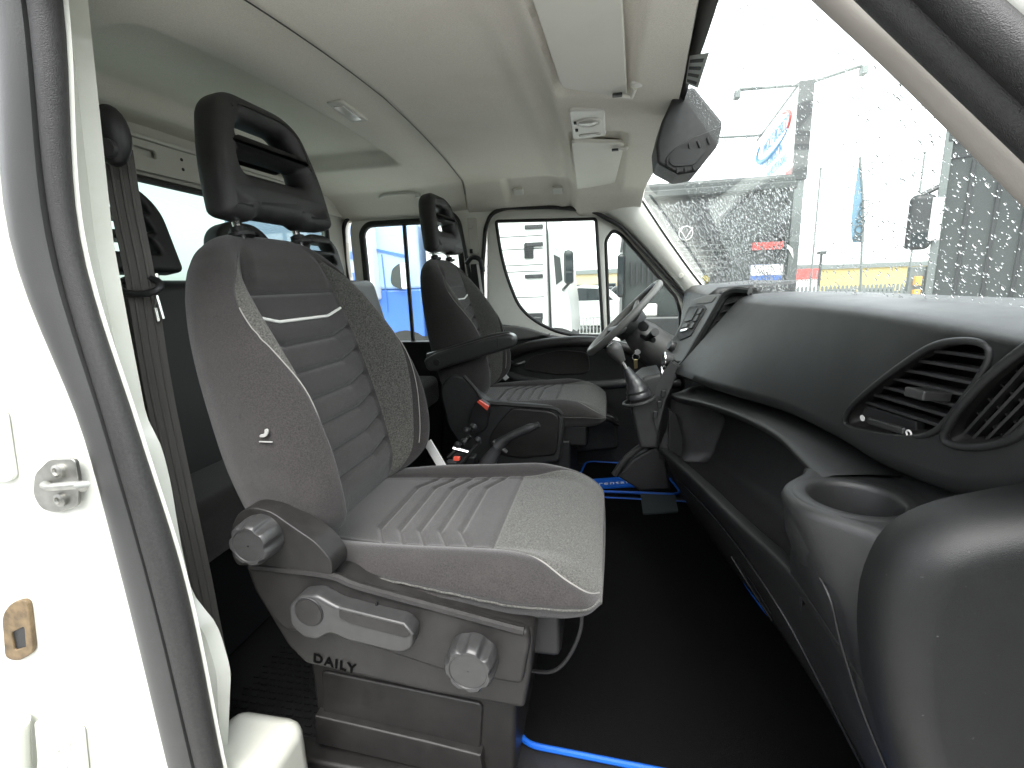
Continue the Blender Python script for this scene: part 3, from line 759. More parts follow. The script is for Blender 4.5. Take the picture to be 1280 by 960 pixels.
def cushion_surface(parent):
    X0, X1 = -0.545, -0.006
    xs = np.concatenate([np.linspace(X0, -0.09, 150, endpoint=False), -0.09 + (X1 + 0.09) * np.sin(np.linspace(0, pi / 2, 60))])
    uc0, us0 = 0.645, 0.83
    s_half = 44
    P = []; zone = []
    ub = np.sin(np.linspace(pi / 2, -pi / 2, 34))[1:-1]
    XS = -0.187
    seam_row = int(np.argmin(np.abs(xs - XS))); xs[seam_row] = XS
    GX = [-0.227, -0.267, -0.307, -0.347, -0.387]
    for i, x in enumerate(xs):
        wr = float(sstep(XS, -0.02, x))
        uc = uc0 + (0.90 - uc0) * wr ** 1.3
        e = 1 - (1 - uc) * (1 - np.sin(np.linspace(0, pi / 2, 34)))
        half = np.concatenate([np.linspace(0, uc, s_half, endpoint=False), e])
        u = np.concatenate([-half[:0:-1], half]); A = np.abs(u)
        hw = float(pinterp(x, [-0.545, -0.45, -0.25, -0.10, -0.05, -0.02, -0.006], [0.205, 0.225, 0.240, 0.245, 0.238, 0.222, 0.20]))
        f = max(0.0, (x + 0.11) / (X1 + 0.11)); 
        top = -0.440 + 0.012 * float(sstep(-0.4, -0.12, x)) - 0.062 * max(0, 1 - sqrt(max(0.0, 1 - f ** 2.2)))
        bot = float(pinterp(x, [-0.545, -0.2, -0.1, -0.04, -0.006], [-0.515, -0.525, -0.522, -0.517, -0.508]))
        bo = 0.026 * (1 - float(sstep(-0.17, -0.03, x)) * 0.9) * (0.6 + 0.4 * float(sstep(-0.5, -0.35, x)))
        mid = (top + bot) / 2 + 0.012
        E = np.clip(1 - A ** 5, 0, 1) ** (1 / 2.2)
        zt = top + bo * sstep(0.58, 0.80, A)
        inn = 1 - sstep(0.60, 0.66, A)
        if x < XS + 0.02:
            gx = x - 0.034 * np.clip((A - 0.40) / 0.24, 0, 1)
            for g in GX:
                zt = zt - 0.006 * np.exp(-((gx - g + 0.030) / 0.0045) ** 2) * inn
            k = np.clip((gx + 0.03 - GX[-1]) / (XS - GX[-1]), 0, 1)
        zt = zt - 0.005 * np.exp(-((x - XS) / 0.0035) ** 2) * inn
        zt = zt - 0.005 * np.exp(-((A - uc) / 0.014) ** 2) * (1 - wr * 0.5)
        zz = mid + (zt - mid) * E
        # welt low on the side of the bolster
        Eb = np.clip(1 - np.abs(ub) ** 6, 0, 1) ** (1 / 2.3)
        zb = mid + (bot - mid) * Eb
        tapr = 1 - 0.10 * (1 - Eb) * 0
        fr = sqrt(max(0.0, 1 - max(0, (x + 0.05) / (X1 + 0.05)) ** 2 * 0.55)) if x > -0.05 else 1
        cz = -0.470
        zz = cz + (zz - cz) * (fr if x > -0.05 else 1); zb = cz + (zb - cz) * fr
        yy = np.concatenate([u * hw, ub * hw * 0.985]); zall = np.concatenate([zz, zb]); zs_ = -0.452 - 0.022 * (x + 0.36) / 0.33; yy = yy * (1 - 0.020 * np.exp(-((zall - zs_) / 0.006) ** 2) * (np.abs(yy) > 0.8 * hw)); yy = yy * (1 - 0.03 * sstep(0.0, 0.03, zs_ - zall) * (np.abs(yy) > 0.7 * hw))
        P.append(np.stack([np.full(len(yy), x), PYC + yy, np.concatenate([zz, zb])], 1))
    P = np.array(P); nu = 2 * (s_half + 34) - 1
    n = P.shape[1]
    # rake the cushion slightly: it rises towards the front in the photograph
    cidx = np.arange(nu - 1)
    hc = s_half + 34 - 1
    zone = np.zeros((len(xs) - 1, n), int)
    for i in range(len(xs) - 1):
        x = (xs[i] + xs[i + 1]) / 2
        for j in range(nu - 1):
            d = abs(j + 0.5 - hc)
            if d < s_half:
                if x > XS: zone[i, j] = 2
                else:
                    a = d / s_half * uc0
                    gx = x - 0.034 * min(1.0, max(0.0, (a - 0.40) / 0.24)) + 0.030
                    zone[i, j] = 10 + sum(gx < g for g in GX)
    # close the front and rear
    front = P[-1].mean(0); 
    names = {0: ("cushion", FABRIC, None), 2: ("front_panel", FABRIC_LIGHT, 0)}
    for k in range(len(GX) + 1): names[10 + k] = ("quilted_channel", FABRIC_PANEL, 0)
    Pf = [P]
    for s in (0.9, 0.75, 0.5, 0.2, 0.0):
        q = P[-1].copy()
        cx = np.array([0, PYC, -0.470])
        q[:, 1:] = cx[1:] + (q[:, 1:] - cx[1:]) * np.array([1 - (1 - s) * 1.0, s])
        q[:, 0] = X1 + 0.004 * (1 - s ** 2)
        Pf.append(q[None])
    P = np.concatenate(Pf, 0)
    zf = np.zeros((5, n), int); zf[:, :nu - 1] = 2 * (np.abs(np.arange(nu - 1) + 0.5 - hc) < s_half)
    zone = np.concatenate([zone, zf], 0)
    made = zone_objects(P, zone, names, parent)
    return made, P, xs, nu, hc, s_half

def head_restraint(parent, tilt=0.12):
    hole_u = rround([(-0.074, 0.140), (0.088, 0.140), (0.070, 0.176), (-0.052, 0.176)], [0.012, 0.010, 0.020, 0.022])
    hole_l = rround([(-0.080, 0.082), (0.092, 0.082), (0.091, 0.116), (-0.079, 0.116)], [0.020, 0.014, 0.008, 0.010])
    outl = rround([(-0.146, 0.0), (-0.075, -0.004), (-0.06, 0.006), (0.06, 0.006), (0.075, -0.004), (0.156, 0.0), (0.146, 0.10), (0.112, 0.195), (0.066, 0.220), (-0.066, 0.220), (-0.106, 0.195), (-0.138, 0.10)],
                  [0.02, 0.012, 0.01, 0.01, 0.012, 0.02, 0.06, 0.055, 0.06, 0.06, 0.055, 0.06])
    base = HINGE + BW * 0.528 + BN * -0.018 + BU * 0.022
    v, f = plate(outl, [hole_u, hole_l], 0.064, 0.024, base, (0, 1, 0), (-tilt, 0, sqrt(1 - tilt ** 2)), bres=5)
    # bow it a little: the ends come forward
    v = np.asarray(v); yy = v[:, 1] - PYC
    v[:, 0] += 0.020 * (np.abs(yy) / 0.168) ** 2
    hr = ob("headrest", (v, f), HEADREST, parent, sharp=0)
    for s in (-1, 1):
        pz = HINGE + BU * (0.085 * s + 0.018) + BN * -0.022
        ob("headrest_post", tube([pz + BW * 0.46, pz + BW * 0.56], 0.0075, 12), CHROME if s < 2 else PLASTIC, parent)
        ob("post_sleeve", lathe([(0.024, 0.0), (0.024, 0.006), (0.015, 0.009), (0.014, 0.018), (0.009, 0.02)], pz + BW * 0.497, BW, 18), PLASTIC_BLACK, parent)
    return hr

pseat = thing("passenger_seat", "large charcoal fabric passenger seat in the foreground with side levers and knobs", "car seat", (-0.3, PYC, FLOOR), "front seats of the van")
bk_made, bsurf, strip_edge = back_surface(pseat)
cu_made, CP, cxs, cnu, chc, csh = cushion_surface(pseat)
head_restraint(pseat)
# white piping under the head panel, its outer ends turned up
pw = lambda a: W_PIPE + 0.015 * min(1.0, max(0.0, (abs(a) - 0.34) / 0.28)) + 0.0
pip = [bsurf(a, pw(a), 0.002) for a in np.linspace(-0.60, 0.60, 50)]
ob("piping", tube(spline(pip, 60), 0.0030, 8), PIPING, bk_made[0])
for s in (-1, 1):
    st = [bsurf(s * (strip_edge(w) + 0.012), w, 0.001) for w in np.linspace(0.0, 0.36, 40)]
    ob("stitching", tube(spline(st, 60), 0.0010, 5), STITCH, bk_made[0])
st = []
for i in range(110, 200, 3):
    st.append(CP[i, chc - csh] + np.array([0, -0.002, 0.0016]))
ob("stitching", tube(spline(st, 80), 0.0012, 5), STITCH, cu_made[0])
for s_ in (-1, 1):
    wl = []
    for i in range(62, 205, 4):
        row = CP[i]; x_ = row[0, 0]; zt = -0.449 - 0.022 * (x_ + 0.36) / 0.33
        cand = np.where((row[:, 1] - PYC) * s_ > 0.15)[0]
        j = cand[np.argmin(np.abs(row[cand, 2] - zt) - 0.2 * np.abs(row[cand, 1] - PYC))]
        wl.append(np.array([x_, row[j, 1] + s_ * 0.0030, row[j, 2]]))
    ob("welt", tube(spline(wl, 70), 0.0016, 6), FABRIC_LIGHT, cu_made[0])
# small woven tag with a white seat emblem on the side of the back
to = PY(331, 542, 0.609)
bs = [(0.75 * a_, 0.75 * b_) for a_, b_ in [(0.009, 0.010), (0.004, 0.009), (0.003, 0.001), (-0.002, -0.002), (-0.009, -0.003), (-0.010, -0.008), (0.002, -0.008), (0.008, -0.003), (0.012, 0.005)]]
ob("emblem", plate(rround(bs, 0.003), [], 0.003, 0.0004, to + np.array([0, -0.0018, 0.001]), (1, 0, 0), (0, 0, 1)), TAG_PRINT, bk_made[0])
ob("emblem_line", box(to + np.array([0.001, -0.0016, -0.0125]), (0.022, 0.002, 0.0014)), TAG_PRINT, bk_made[0])

# ---- side trim of the passenger seat: levers, knobs, skirt (all on the door side)
YT = 0.600
tp = XZ([(307, 703), (318, 705), (418, 718), (449, 730), (560, 760), (640, 781), (662, 783), (668, 792), (664, 840), (656, 884), (640, 881), (545, 865), (420, 836), (384, 828), (361, 805), (340, 770), (320, 738)], YT)
tr_ = ob("side_trim", plateY(rround(tp, 0.008), [], 0.05, 0.008, YT + 0.02), PLASTIC_TRIM, pseat)
upr = XZ([(310, 704), (318, 705), (418, 718), (449, 730), (560, 760), (640, 781), (661, 785), (664, 800), (654, 852), (561, 836), (420, 790), (362, 786), (343, 768), (324, 738)], YT - 0.008)
ob("trim_face", plateY(rround(upr, 0.01), [], 0.02, 0.007, YT - 0.006), PLASTIC_TRIM, tr_)
ridge = [PY(a, b, YT - 0.016) for a, b in [(314, 708), (360, 713), (416, 721), (450, 734), (560, 764), (640, 786), (655, 789)]]
ob("trim_ridge", tube(spline(ridge, 50), 0.0065, 8), PLASTIC_TRIM, tr_)
# recline bracket with its scalloped knob
bp = XZ([(297, 690), (296, 655), (305, 636), (322, 629), (346, 635), (364, 648), (401, 673), (421, 697), (421, 716), (336, 701), (304, 702)], YT - 0.006)
brk = ob("recline_bracket", plateY(rround(bp, 0.012), [], 0.045, 0.0022, YT + 0.004), PLASTIC_TRIM, pseat)
def knob(center, r, parent, nlobe=7):
    def mod(t, i):
        return 1 - (0.15 * max(0.0, cos(nlobe * t)) ** 0.8 * (0.55, 0.8, 1, 0.95, 0.6)[i - 1] if 1 <= i <= 5 else 0.0)
    prof = [(r * 0.98, 0.0), (r * 1.0, 0.004), (r * 1.0, 0.012), (r * 0.97, 0.026), (r * 0.93, 0.033), (r * 0.84, 0.036), (r * 0.72, 0.0355), (r * 0.70, 0.034), (r * 0.3, 0.034), (0.001, 0.034)]
    return ob("recline_knob" if parent is pseat else "knob", lathe(prof, center, (0, -1, 0), 96, mod, cap=False), PLASTIC_GREY, parent)
k1 = knob(PY(330, 668, YT - 0.018), 0.035, brk)
k1.name = "recline_knob"
k2 = knob(PY(593, 817, YT - 0.014), 0.0385, tr_)
k2.name = "lumbar_knob"
# height lever
lc = PY(388, 762, YT - 0.03)
lv = XZ([(366, 752), (378, 740), (400, 738), (425, 752), (470, 764), (509, 773), (521, 786), (519, 805), (505, 811), (440, 795), (418, 785), (402, 794), (384, 791), (368, 776)], YT - 0.03)
lev = ob("height_lever", plateY(rround(lv, 0.008), [], 0.030, 0.006, YT - 0.027), PLASTIC_GREY, tr_)
ob("lever_cap", lathe([(0.0215, 0), (0.0215, 0.0016), (0.0205, 0.0022), (0.0, 0.0022)], PY(386, 765, YT - 0.042), (0, -1, 0), 28, cap=False), PLASTIC_TRIM, lev)
ring = PY(386, 765, YT - 0.0425)
ob("cap_joint", tube([ring + np.array([0.0225 * cos(t), 0, 0.0225 * sin(t)]) for t in np.linspace(0, 2 * pi, 32, endpoint=False)], 0.0012, 6, closed=True), PLASTIC_BLACK, lev)
ob("lever_scoop", plateY(rround(XZ([(424, 762), (470, 773), (503, 781), (514, 792), (508, 797), (440, 780), (424, 772)], YT - 0.043), 0.004), [], 0.003, 0.001, YT - 0.0425), PLASTIC_TRIM, lev)
ob("lever_rib", tube([PY(424, 760, YT - 0.0435), PY(505, 780, YT - 0.0435), PY(516, 793, YT - 0.0435)], 0.0022, 6), PLASTIC_GREY, lev)
ob("setting_mark", box(PY(471, 757, YT - 0.018), (0.003, 0.004, 0.012)), PLASTIC_BLACK, tr_)
# engraved word on the skirt
tO = PY(391, 827, YT - 0.0062)
tX = PY(452, 844, YT - 0.0062) - tO
ob("lettering", text("DAILY", 0.0235, tO, tX, np.cross(np.array([0, -1.0, 0]), tX) * 1.0, 0.0004, spacing=1.22, bold=0.0007), DARK_PRINT, tr_)
# pedestal under the seat
YB = 0.665
pb = XZ([(386, 820), (650, 878), (641, 965), (398, 915)], YB)
pb = [(pb[0][0], -0.58), (pb[1][0], -0.58), (pb[2][0], FLOOR + 0.004), (pb[3][0], FLOOR + 0.004)]
ped = ob("pedestal", plateY(rround(pb, 0.012), [], 0.40, 0.01, YB + 0.20), PLASTIC_TRIM, pseat)
ph = XZ([(402, 838), (604, 880), (600, 940), (404, 895)], YB - 0.004)
ob("pedestal_panel", plateY(rround(ph, 0.012), [], 0.010, 0.004, YB - 0.0005), PLASTIC_TRIM, ped)
rl = [PY(398, 893, YB - 0.012), PY(450, 905, YB - 0.012), PY(540, 926, YB - 0.012), PY(598, 941, YB - 0.012)]
ob("pedestal_step", plateY(XZ([(396, 891), (450, 903), (540, 924), (602, 940), (606, 975), (396, 925)], YB - 0.012), [], 0.03, 0.004, YB - 0.004), PLASTIC_TRIM, ped)
ob("pedestal_foot", box((-0.37, YB - 0.012, FLOOR + 0.02), (0.44, 0.05, 0.035)), PLASTIC_TRIM, ped, bevel=0.008)
# under-seat pan, and the wire bar at the front
ob("seat_pan", box((-0.29, PYC, -0.545), (0.44, 0.40, 0.08)), PLASTIC_BLACK, pseat, bevel=0.01)
wb = [PY(728, 752, 0.648), PY(726, 785, 0.650), PY(716, 812, 0.652), PY(702, 832, 0.655), PY(686, 840, 0.66), PY(660, 838, 0.68)]
ob("adjuster_bar", tube(spline(wb, 40), 0.0030, 8), PLASTIC_BLACK, pseat)

# ---- driver's seat: copies of the soft parts, its own inboard trim
dseat = thing("driver_seat", "charcoal fabric driver seat with folded-down armrest, in front of the far window", "car seat", (-0.3, DYC, FLOOR), "front seats of the van")
def copy_tree(o, parent):
    c = o.copy(); COL.objects.link(c); c.parent = parent
    for ch in list(o.children): copy_tree(ch, c)
    return c
for ch in list(pseat.children):
    if ch.name.split(".")[0] in ("backrest", "cushion", "headrest", "headrest_post", "post_sleeve", "seat_pan"):
        c = copy_tree(ch, dseat)
        for g in list(c.children):
            if g.name.startswith("emblem"):
                for q in list(g.children): bpy.data.objects.remove(q)
                bpy.data.objects.remove(g)
YD = 1.615
dp = XZ([(549, 492), (552, 478), (566, 466), (581, 471), (594, 486), (606, 502), (634, 506), (690, 509), (703, 515), (706, 530), (700, 578), (640, 584), (588, 576), (574, 556), (560, 536)], YD)
dtr = ob("side_trim", plateY(rround(dp, 0.02), [], 0.06, 0.012, YD + 0.03), PLASTIC, dseat)
dpi = XZ([(641, 509), (688, 513), (700, 521), (696, 568), (650, 572), (612, 566), (612, 545), (626, 524)], YD - 0.004)
ob("trim_face", plateY(rround(dpi, 0.02), [], 0.02, 0.006, YD - 0.002), PLASTIC_TRIM, dtr)
ob("trim_ridge", tube(spline([PY(580, 470, YD), PY(594, 486, YD - 0.003), PY(607, 502, YD - 0.003), PY(640, 506, YD - 0.003), PY(690, 510, YD - 0.003), PY(703, 518, YD - 0.003)], 40), 0.007, 8), PLASTIC_TRIM, dtr)
ob("pedestal", box((-0.30, DYC, -0.72), (0.34, 0.42, 0.32)), PLASTIC_BLACK, dseat, bevel=0.01)
YA = 1.585
ar = XZ([(531, 449), (545, 441), (612, 421), (637, 416), (645, 421), (644, 432), (632, 437), (560, 458), (545, 464), (536, 462)], YA)
arm_ = ob("armrest", plateY(rround(ar, 0.012), [], 0.065, 0.012, YA + 0.012), PLASTIC_GREY, dseat)
ob("armrest_pad", tube(spline([PY(536, 447, YA + 0.015), PY(560, 440, YA + 0.015), PY(612, 424, YA + 0.015), PY(638, 420, YA + 0.015)], 24), 0.021, 12, flat=0.8), PLASTIC_GREY, arm_)
ob("pivot_cap", lathe([(0.012, 0), (0.012, 0.003), (0.0, 0.004)], PY(546, 453, YA - 0.021), (0, -1, 0), 18, cap=False), PLASTIC_BLACK, arm_)
ob("arm_joint", box(PY(622, 428, YA - 0.021), (0.003, 0.002, 0.036)), PLASTIC_BLACK, arm_)

# ---- rear bench: dark backs with slotted head restraints, behind the front seats
bench = thing("rear_bench", "dark rear bench seat under the back window, mostly hidden by the front seats", "bench seat", (-1.05, 1.4, FLOOR))
ob("backrest", box((-1.12, 1.38, -0.24), (0.14, 1.70, 0.56), ((0.97, 0, 0.24), (0, 1, 0), (-0.24, 0, 0.97))), PLASTIC_BLACK, bench, bevel=0.04, bseg=4)
ob("cushion", box((-0.99, 1.38, -0.50), (0.34, 1.70, 0.14)), FABRIC, bench, bevel=0.035, bseg=4)
ob("base", box((-1.05, 1.38, -0.72), (0.30, 1.66, 0.30)), PLASTIC_BLACK, bench, bevel=0.01)
for yc, hh in ((0.985, 0.215), (1.385, 0.16), (1.80, 0.16)):
    outl = rround([(-0.135, 0), (0.135, 0), (0.118, hh * 0.75), (0.06, hh), (-0.06, hh), (-0.118, hh * 0.75)], [0.02, 0.02, 0.05, 0.05, 0.05, 0.05])
    hs = []
    n_ = 3 if hh > 0.2 else 2
    for k in range(n_):
        z0 = 0.048 + k * (hh - 0.062) / n_
        hs.append(rround([(-0.078, z0), (0.078, z0), (0.062, z0 + 0.030), (-0.062, z0 + 0.030)], 0.008))
    v, f = plate(outl, hs, 0.06, 0.012, (-1.13, yc, 0.055), (0, 1, 0), (-0.15, 0, 0.988))
    h_ = ob("headrest", (v, f), PLASTIC_BLACK, bench)
    for s in (-1, 1):
        ob("headrest_post", tube([(-1.13, yc + 0.07 * s, 0.02), (-1.13, yc + 0.07 * s, 0.07)], 0.007, 8), CHROME, bench)
# ================================================================ DASHBOARD
dash = thing("dashboard", "wide black moulded dashboard with air vents, open tray and cup holder under the windscreen", "dashboard", (0.35, 1.2, FLOOR))
SY = np.concatenate([np.linspace(1.395, 0.62, 130), np.linspace(0.615, 0.40, 64), np.linspace(0.396, 0.345, 14)])
def cv(*pts):
    p = np.array(sorted(pts)); return np.stack([pinterp(SY, p[:, 0], p[:, 1]), SY, pinterp(SY, p[:, 0], p[:, 2])], 1)
d3 = cv((.345, .44, -.08), (.36, .375, -.072), (0.385, .342, -.066), (.477, .342, -.060), (.65, .349, -.054), (1.0, .350, -.054), (1.395, .347, -.055))
d5 = cv((.345, .50, -.13), (.37, .455, -.135), (.40, .420, -.145), (.45, .392, -.168), (.50, .378, -.196), (.56, .364, -.225), (.63, .343, -.231), (.77, .329, -.231), (.916, .305, -.232), (1.1, .244, -.241), (1.395, .184, -.259))
QN = np.array([-0.7817, 0, 0.6238])
o3 = lambda dx, dz: d3 + np.array([dx, 0, dz])
o5 = lambda dx, dz: d5 + np.array([dx, 0, dz])
rows = [o3(0.26, 0.006), o3(0.18, 0.009), o3(0.10, 0.010), o3(0.05, 0.009), o3(0.026, 0.0065), o3(0.012, 0.003), o3(0.003, -0.0025)]
NF = 70
for t in np.linspace(0.04, 0.95, NF):
    rows.append(d3 * (1 - t) + d5 * t + QN * 0.006 * np.sin(pi * t)[..., None] if False else d3 * (1 - t) + d5 * t)
rows += [o5(0.003, -0.004), o5(0.010, -0.011), o5(0.024, -0.016), o5(0.06, -0.018), o5(0.12, -0.018)]
FP = np.array(rows)
# Catmull the profile a little by averaging the crease rows
for _ in range(2):
    FP[3:9] = (FP[2:8] + 2 * FP[3:9] + FP[4:10]) / 4
def on_face(px, py):
    """where the line of sight meets the front face of the fascia"""
    d = ray(px, py)
    best = None
    for Y in np.linspace(0.36, 1.395, 600):
        p = d * (Y / d[1])
        a = np.array([np.interp(Y, SY[::-1], d3[::-1, k]) for k in (0, 2)]); b = np.array([np.interp(Y, SY[::-1], d5[::-1, k]) for k in (0, 2)])
        t = (p[2] - a[1]) / (b[1] - a[1])
        e = p[0] - (a[0] * (1 - t) + b[0] * t)
        if best is None or abs(e) < best[0]: best = (abs(e), p)
    return best[1]
def face_plane(pa, pb, pc):
    a, b, c = (on_face(*q) for q in (pa, pb, pc))
    n = np.cross(b - a, c - a); n /= np.linalg.norm(n)
    return (n if n[0] < 0 else -n), a
vent1 = [(1056, 526), (1064, 508), (1098, 479), (1130, 455), (1170, 429), (1208, 424), (1238, 430), (1242, 446), (1225, 476), (1183, 530), (1166, 543), (1140, 547), (1095, 542), (1062, 534)]
vent2 = [(1179, 546), (1199, 512), (1236, 471), (1280, 436), (1322, 410), (1345, 416), (1335, 455), (1296, 524), (1266, 551), (1228, 559), (1192, 557)]
QN, QO = face_plane((1060, 520), (1225, 430), (1180, 530))
def Q(px, py, lift=0.0):
    return PN(px, py, QN, float(QN @ QO)) + QN * lift
def inside2(x, y, poly):
    c = False
    for i in range(len(poly)):
        (x1, y1), (x2, y2) = poly[i], poly[i - 1]
        if (y1 > y) != (y2 > y) and x < (x2 - x1) * (y - y1) / (y2 - y1) + x1: c = not c
    return c
v, f = grid(FP)
o1, o2 = chaikin(vent1, 2), chaikin(vent2, 2)
keep = []
for q in f:
    c = v[list(q)].mean(0)
    if 0.36 < c[1] < 0.75 and c[0] < 0.40:
        x_, y_ = proj(c)
        if inside2(x_, y_, o1) or inside2(x_, y_, o2): continue
    keep.append(q)
fascia = ob("upper_fascia", (v, keep), PLASTIC_DASH, dash, sharp=60)
ob("fascia_end", (FP[:, -1], [tuple(range(len(FP)))]), PLASTIC_DASH, fascia)
ob("fascia_end", (FP[:, 0], [tuple(range(len(FP)))]), PLASTIC_DASH, fascia)
V1 = np.array([Q(*a) for a in o1])
INW = -QN
def vent(poly, name, bez, depth):
    c = poly.mean(0)
    vt = ob(name, tube(poly + QN * 0.002, bez, 10, closed=True), PLASTIC_DASH, dash)
    inner = c + (poly - c) * 0.90 + INW * 0.014
    ob("bezel", grid([poly + QN * 0.003, poly + INW * 0.004, inner], False, True), PLASTIC_TRIM, vt, sharp=30)
    ob("throat", grid([inner, inner + INW * depth], False, True), PLASTIC_BLACK, vt)
    ob("duct", prism(inner + INW * 0.055, INW * 0.004), PLASTIC_BLACK, vt)
    return vt, inner
def chord(poly, p, d):
    """span of the closed outline along direction d through p, both in the face plane"""
    e = np.cross(QN, d); ts = []
    for i in range(len(poly)):
        a, b = poly[i - 1], poly[i]
        sa, sb = (a - p) @ e, (b - p) @ e
        if sa * sb < 0:
            q = a + (b - a) * sa / (sa - sb); ts.append((q - p) @ d)
    return (min(ts), max(ts)) if len(ts) > 1 else None
vt1, in1 = vent(V1, "air_vent", 0.0036, 0.05)
ey = np.array([0, 1.0, 0]); ey = ey - QN * (ey @ QN); ey /= np.linalg.norm(ey)
DN = np.cross(ey, QN); DN = DN if DN[2] > 0 else -DN           # up the face
c1 = in1.mean(0)
ss = (in1 - c1) @ DN
for k, s in enumerate(np.linspace(ss.min(), ss.max(), 10)[2:-1]):
    p = c1 + DN * s + INW * 0.008
    ch = chord(in1, p, ey)
    if ch: ob("slat", box(p + ey * (ch[0] + ch[1]) / 2, (0.024, ch[1] - ch[0] + 0.004, 0.0042), (QN * 0.97 + DN * 0.24, ey, DN * 0.97 - QN * 0.24)), PLASTIC, vt1, bevel=0.0012)
p = c1 + DN * (ss.min() + 0.008) + INW * 0.006
ch = chord(in1, c1 + DN * (ss.min() + 0.013), ey)
shut = ob("shutter_panel", box(p + ey * (ch[0] + ch[1]) / 2 + DN * 0.004, (0.012, ch[1] - ch[0] + 0.008, 0.026), (QN, ey, DN)), PLASTIC, vt1, bevel=0.002)
wa, wb = Q(1088, 525, 0.002), Q(1134, 539, 0.002)
wd = (wb - wa) / np.linalg.norm(wb - wa)
ob("thumb_wheel", box((wa + wb) / 2, (np.linalg.norm(wb - wa), 0.006, 0.010), (wd, QN, np.cross(wd, QN))), PLASTIC_GREY, shut, bevel=0.003)
for a, s in (((1082, 522), 0.0042), ((1140, 541), 0.0046)):
    cc = Q(*a, 0.0035)
    if s < 0.0044: ob("open_mark", lathe([(s, 0), (s, 0.0012), (0.0, 0.0012)], cc, QN, 14, cap=False), WHITE_PRINT, shut)
    else:
        u_, w_, _ = frame_of(QN)
        ob("closed_mark", tube([cc + (u_ * cos(t) + w_ * sin(t)) * 0.0036 for t in np.linspace(0, 2 * pi, 20, endpoint=False)], 0.0011, 6, closed=True), WHITE_PRINT, shut)
kb = Q(1164, 492, 0.004)
ob("vane_knob", box(kb, (0.030, 0.028, 0.011), (QN * 0.97 + DN * 0.24, ey, DN * 0.97 - QN * 0.24)), PLASTIC_GREY, vt1, bevel=0.002)
QN, QO = face_plane((1190, 545), (1270, 450), (1262, 545))
INW = -QN
V2 = np.array([Q(*a) for a in o2])
vt2, in2 = vent(V2, "demister_vent", 0.0042, 0.05)
c2 = in2.mean(0)
ld = Q(1300, 440) - Q(1200, 550); ld /= np.linalg.norm(ld)
le = np.cross(QN, ld)
se = (in2 - c2) @ le; sl = (in2 - c2) @ ld
for s in np.linspace(se.min(), se.max(), 6)[1:-1]:
    p = c2 + le * s + INW * 0.004; ch = chord(in2, p, ld)
    if ch: ob("slat", box(p + ld * (ch[0] + ch[1]) / 2, (ch[1] - ch[0] + 0.004, 0.0026, 0.012), (ld, le, QN)), PLASTIC_GREY, vt2)
for s in np.linspace(sl.min(), sl.max(), 8)[1:-1]:
    p = c2 + ld * s + INW * 0.012; ch = chord(in2, p, le)
    if ch: ob("cross_slat", box(p + le * (ch[0] + ch[1]) / 2, (0.0022, ch[1] - ch[0] + 0.004, 0.010), (ld, le, QN)), PLASTIC_GREY, vt2)

# lower dashboard: ledge, open tray, kick panel
def cvy(Y, *pts):
    p = np.array(sorted(pts)); return np.stack([pinterp(Y, p[:, 0], p[:, 1]), Y, pinterp(Y, p[:, 0], p[:, 2])], 1)
RIM = [(1.42, .181, -.327), (1.32, .181, -.312), (1.15, .222, -.286), (.98, .263, -.270), (.84, .283, -.265), (.745, .281, -.265), (.66, .279, -.266), (.55, .285, -.268), (.45, .290, -.270)]
LIP = [(1.42, .150, -.490), (1.35, .159, -.482), (1.1, .200, -.458), (.90, .240, -.453), (.73, .273, -.445), (.6, .276, -.440), (.45, .276, -.440)]
KIK = [(1.42, .382, FLOOR), (1.217, .419, FLOOR), (.99, .448, FLOOR), (.81, .46, FLOOR), (.47, .47, FLOOR)]
LY = np.linspace(1.41, 0.665, 100); KY = np.linspace(1.41, 0.475, 120)
rim, lip, kik = cvy(LY, *RIM), cvy(KY, *LIP), cvy(KY, *KIK)
d5l = np.stack([np.interp(LY, SY[::-1], d5[::-1, 0]), LY, np.interp(LY, SY[::-1], d5[::-1, 2])], 1)
r = lambda c, dx, dz: c + np.array([dx, 0, dz])
inn_ = np.stack([np.maximum(d5l[:, 0] + 0.06, 0.30), LY, np.minimum(d5l[:, 2] - 0.018, rim[:, 2] + 0.006 + 0.03 * sstep(0.95, 1.3, LY))], 1)
ledge = ob("ledge", grid([r(inn_, 0.04, 0.004), inn_, inn_ * 0.5 + rim * 0.5 + np.array([0, 0, 0.004]), r(rim, 0.016, 0.004), r(rim, 0.006, 0.001), rim, r(rim, -0.001, -0.006), r(rim, 0.004, -0.013), r(rim, 0.012, -0.017), r(rim, 0.03, -0.018)]), PLASTIC_DASH, dash, sharp=75)
TY = np.linspace(1.405, 0.675, 90)
rimT, lipT = cvy(TY, *RIM), cvy(TY, *LIP)
dp_ = sstep(0.675, 0.76, TY)[:, None] * (1 - sstep(1.36, 1.405, TY))[:, None]
ofs = lambda c, dx, dz: c + np.concatenate([dx * dp_, np.zeros_like(dp_), np.full_like(dp_, dz)], 1)
tray = ob("open_tray", grid([ofs(rimT, 0.025, -0.016), ofs(rimT, 0.07, -0.02), ofs(rimT, 0.125, -0.035), ofs(rimT, 0.14, -0.07), ofs(lipT, 0.135, 0.0), ofs(lipT, 0.12, -0.03), ofs(lipT, 0.05, -0.035), ofs(lipT, 0.030, -0.030), ofs(lipT, 0.026, 0.0)]), PLASTIC, dash, sharp=75)
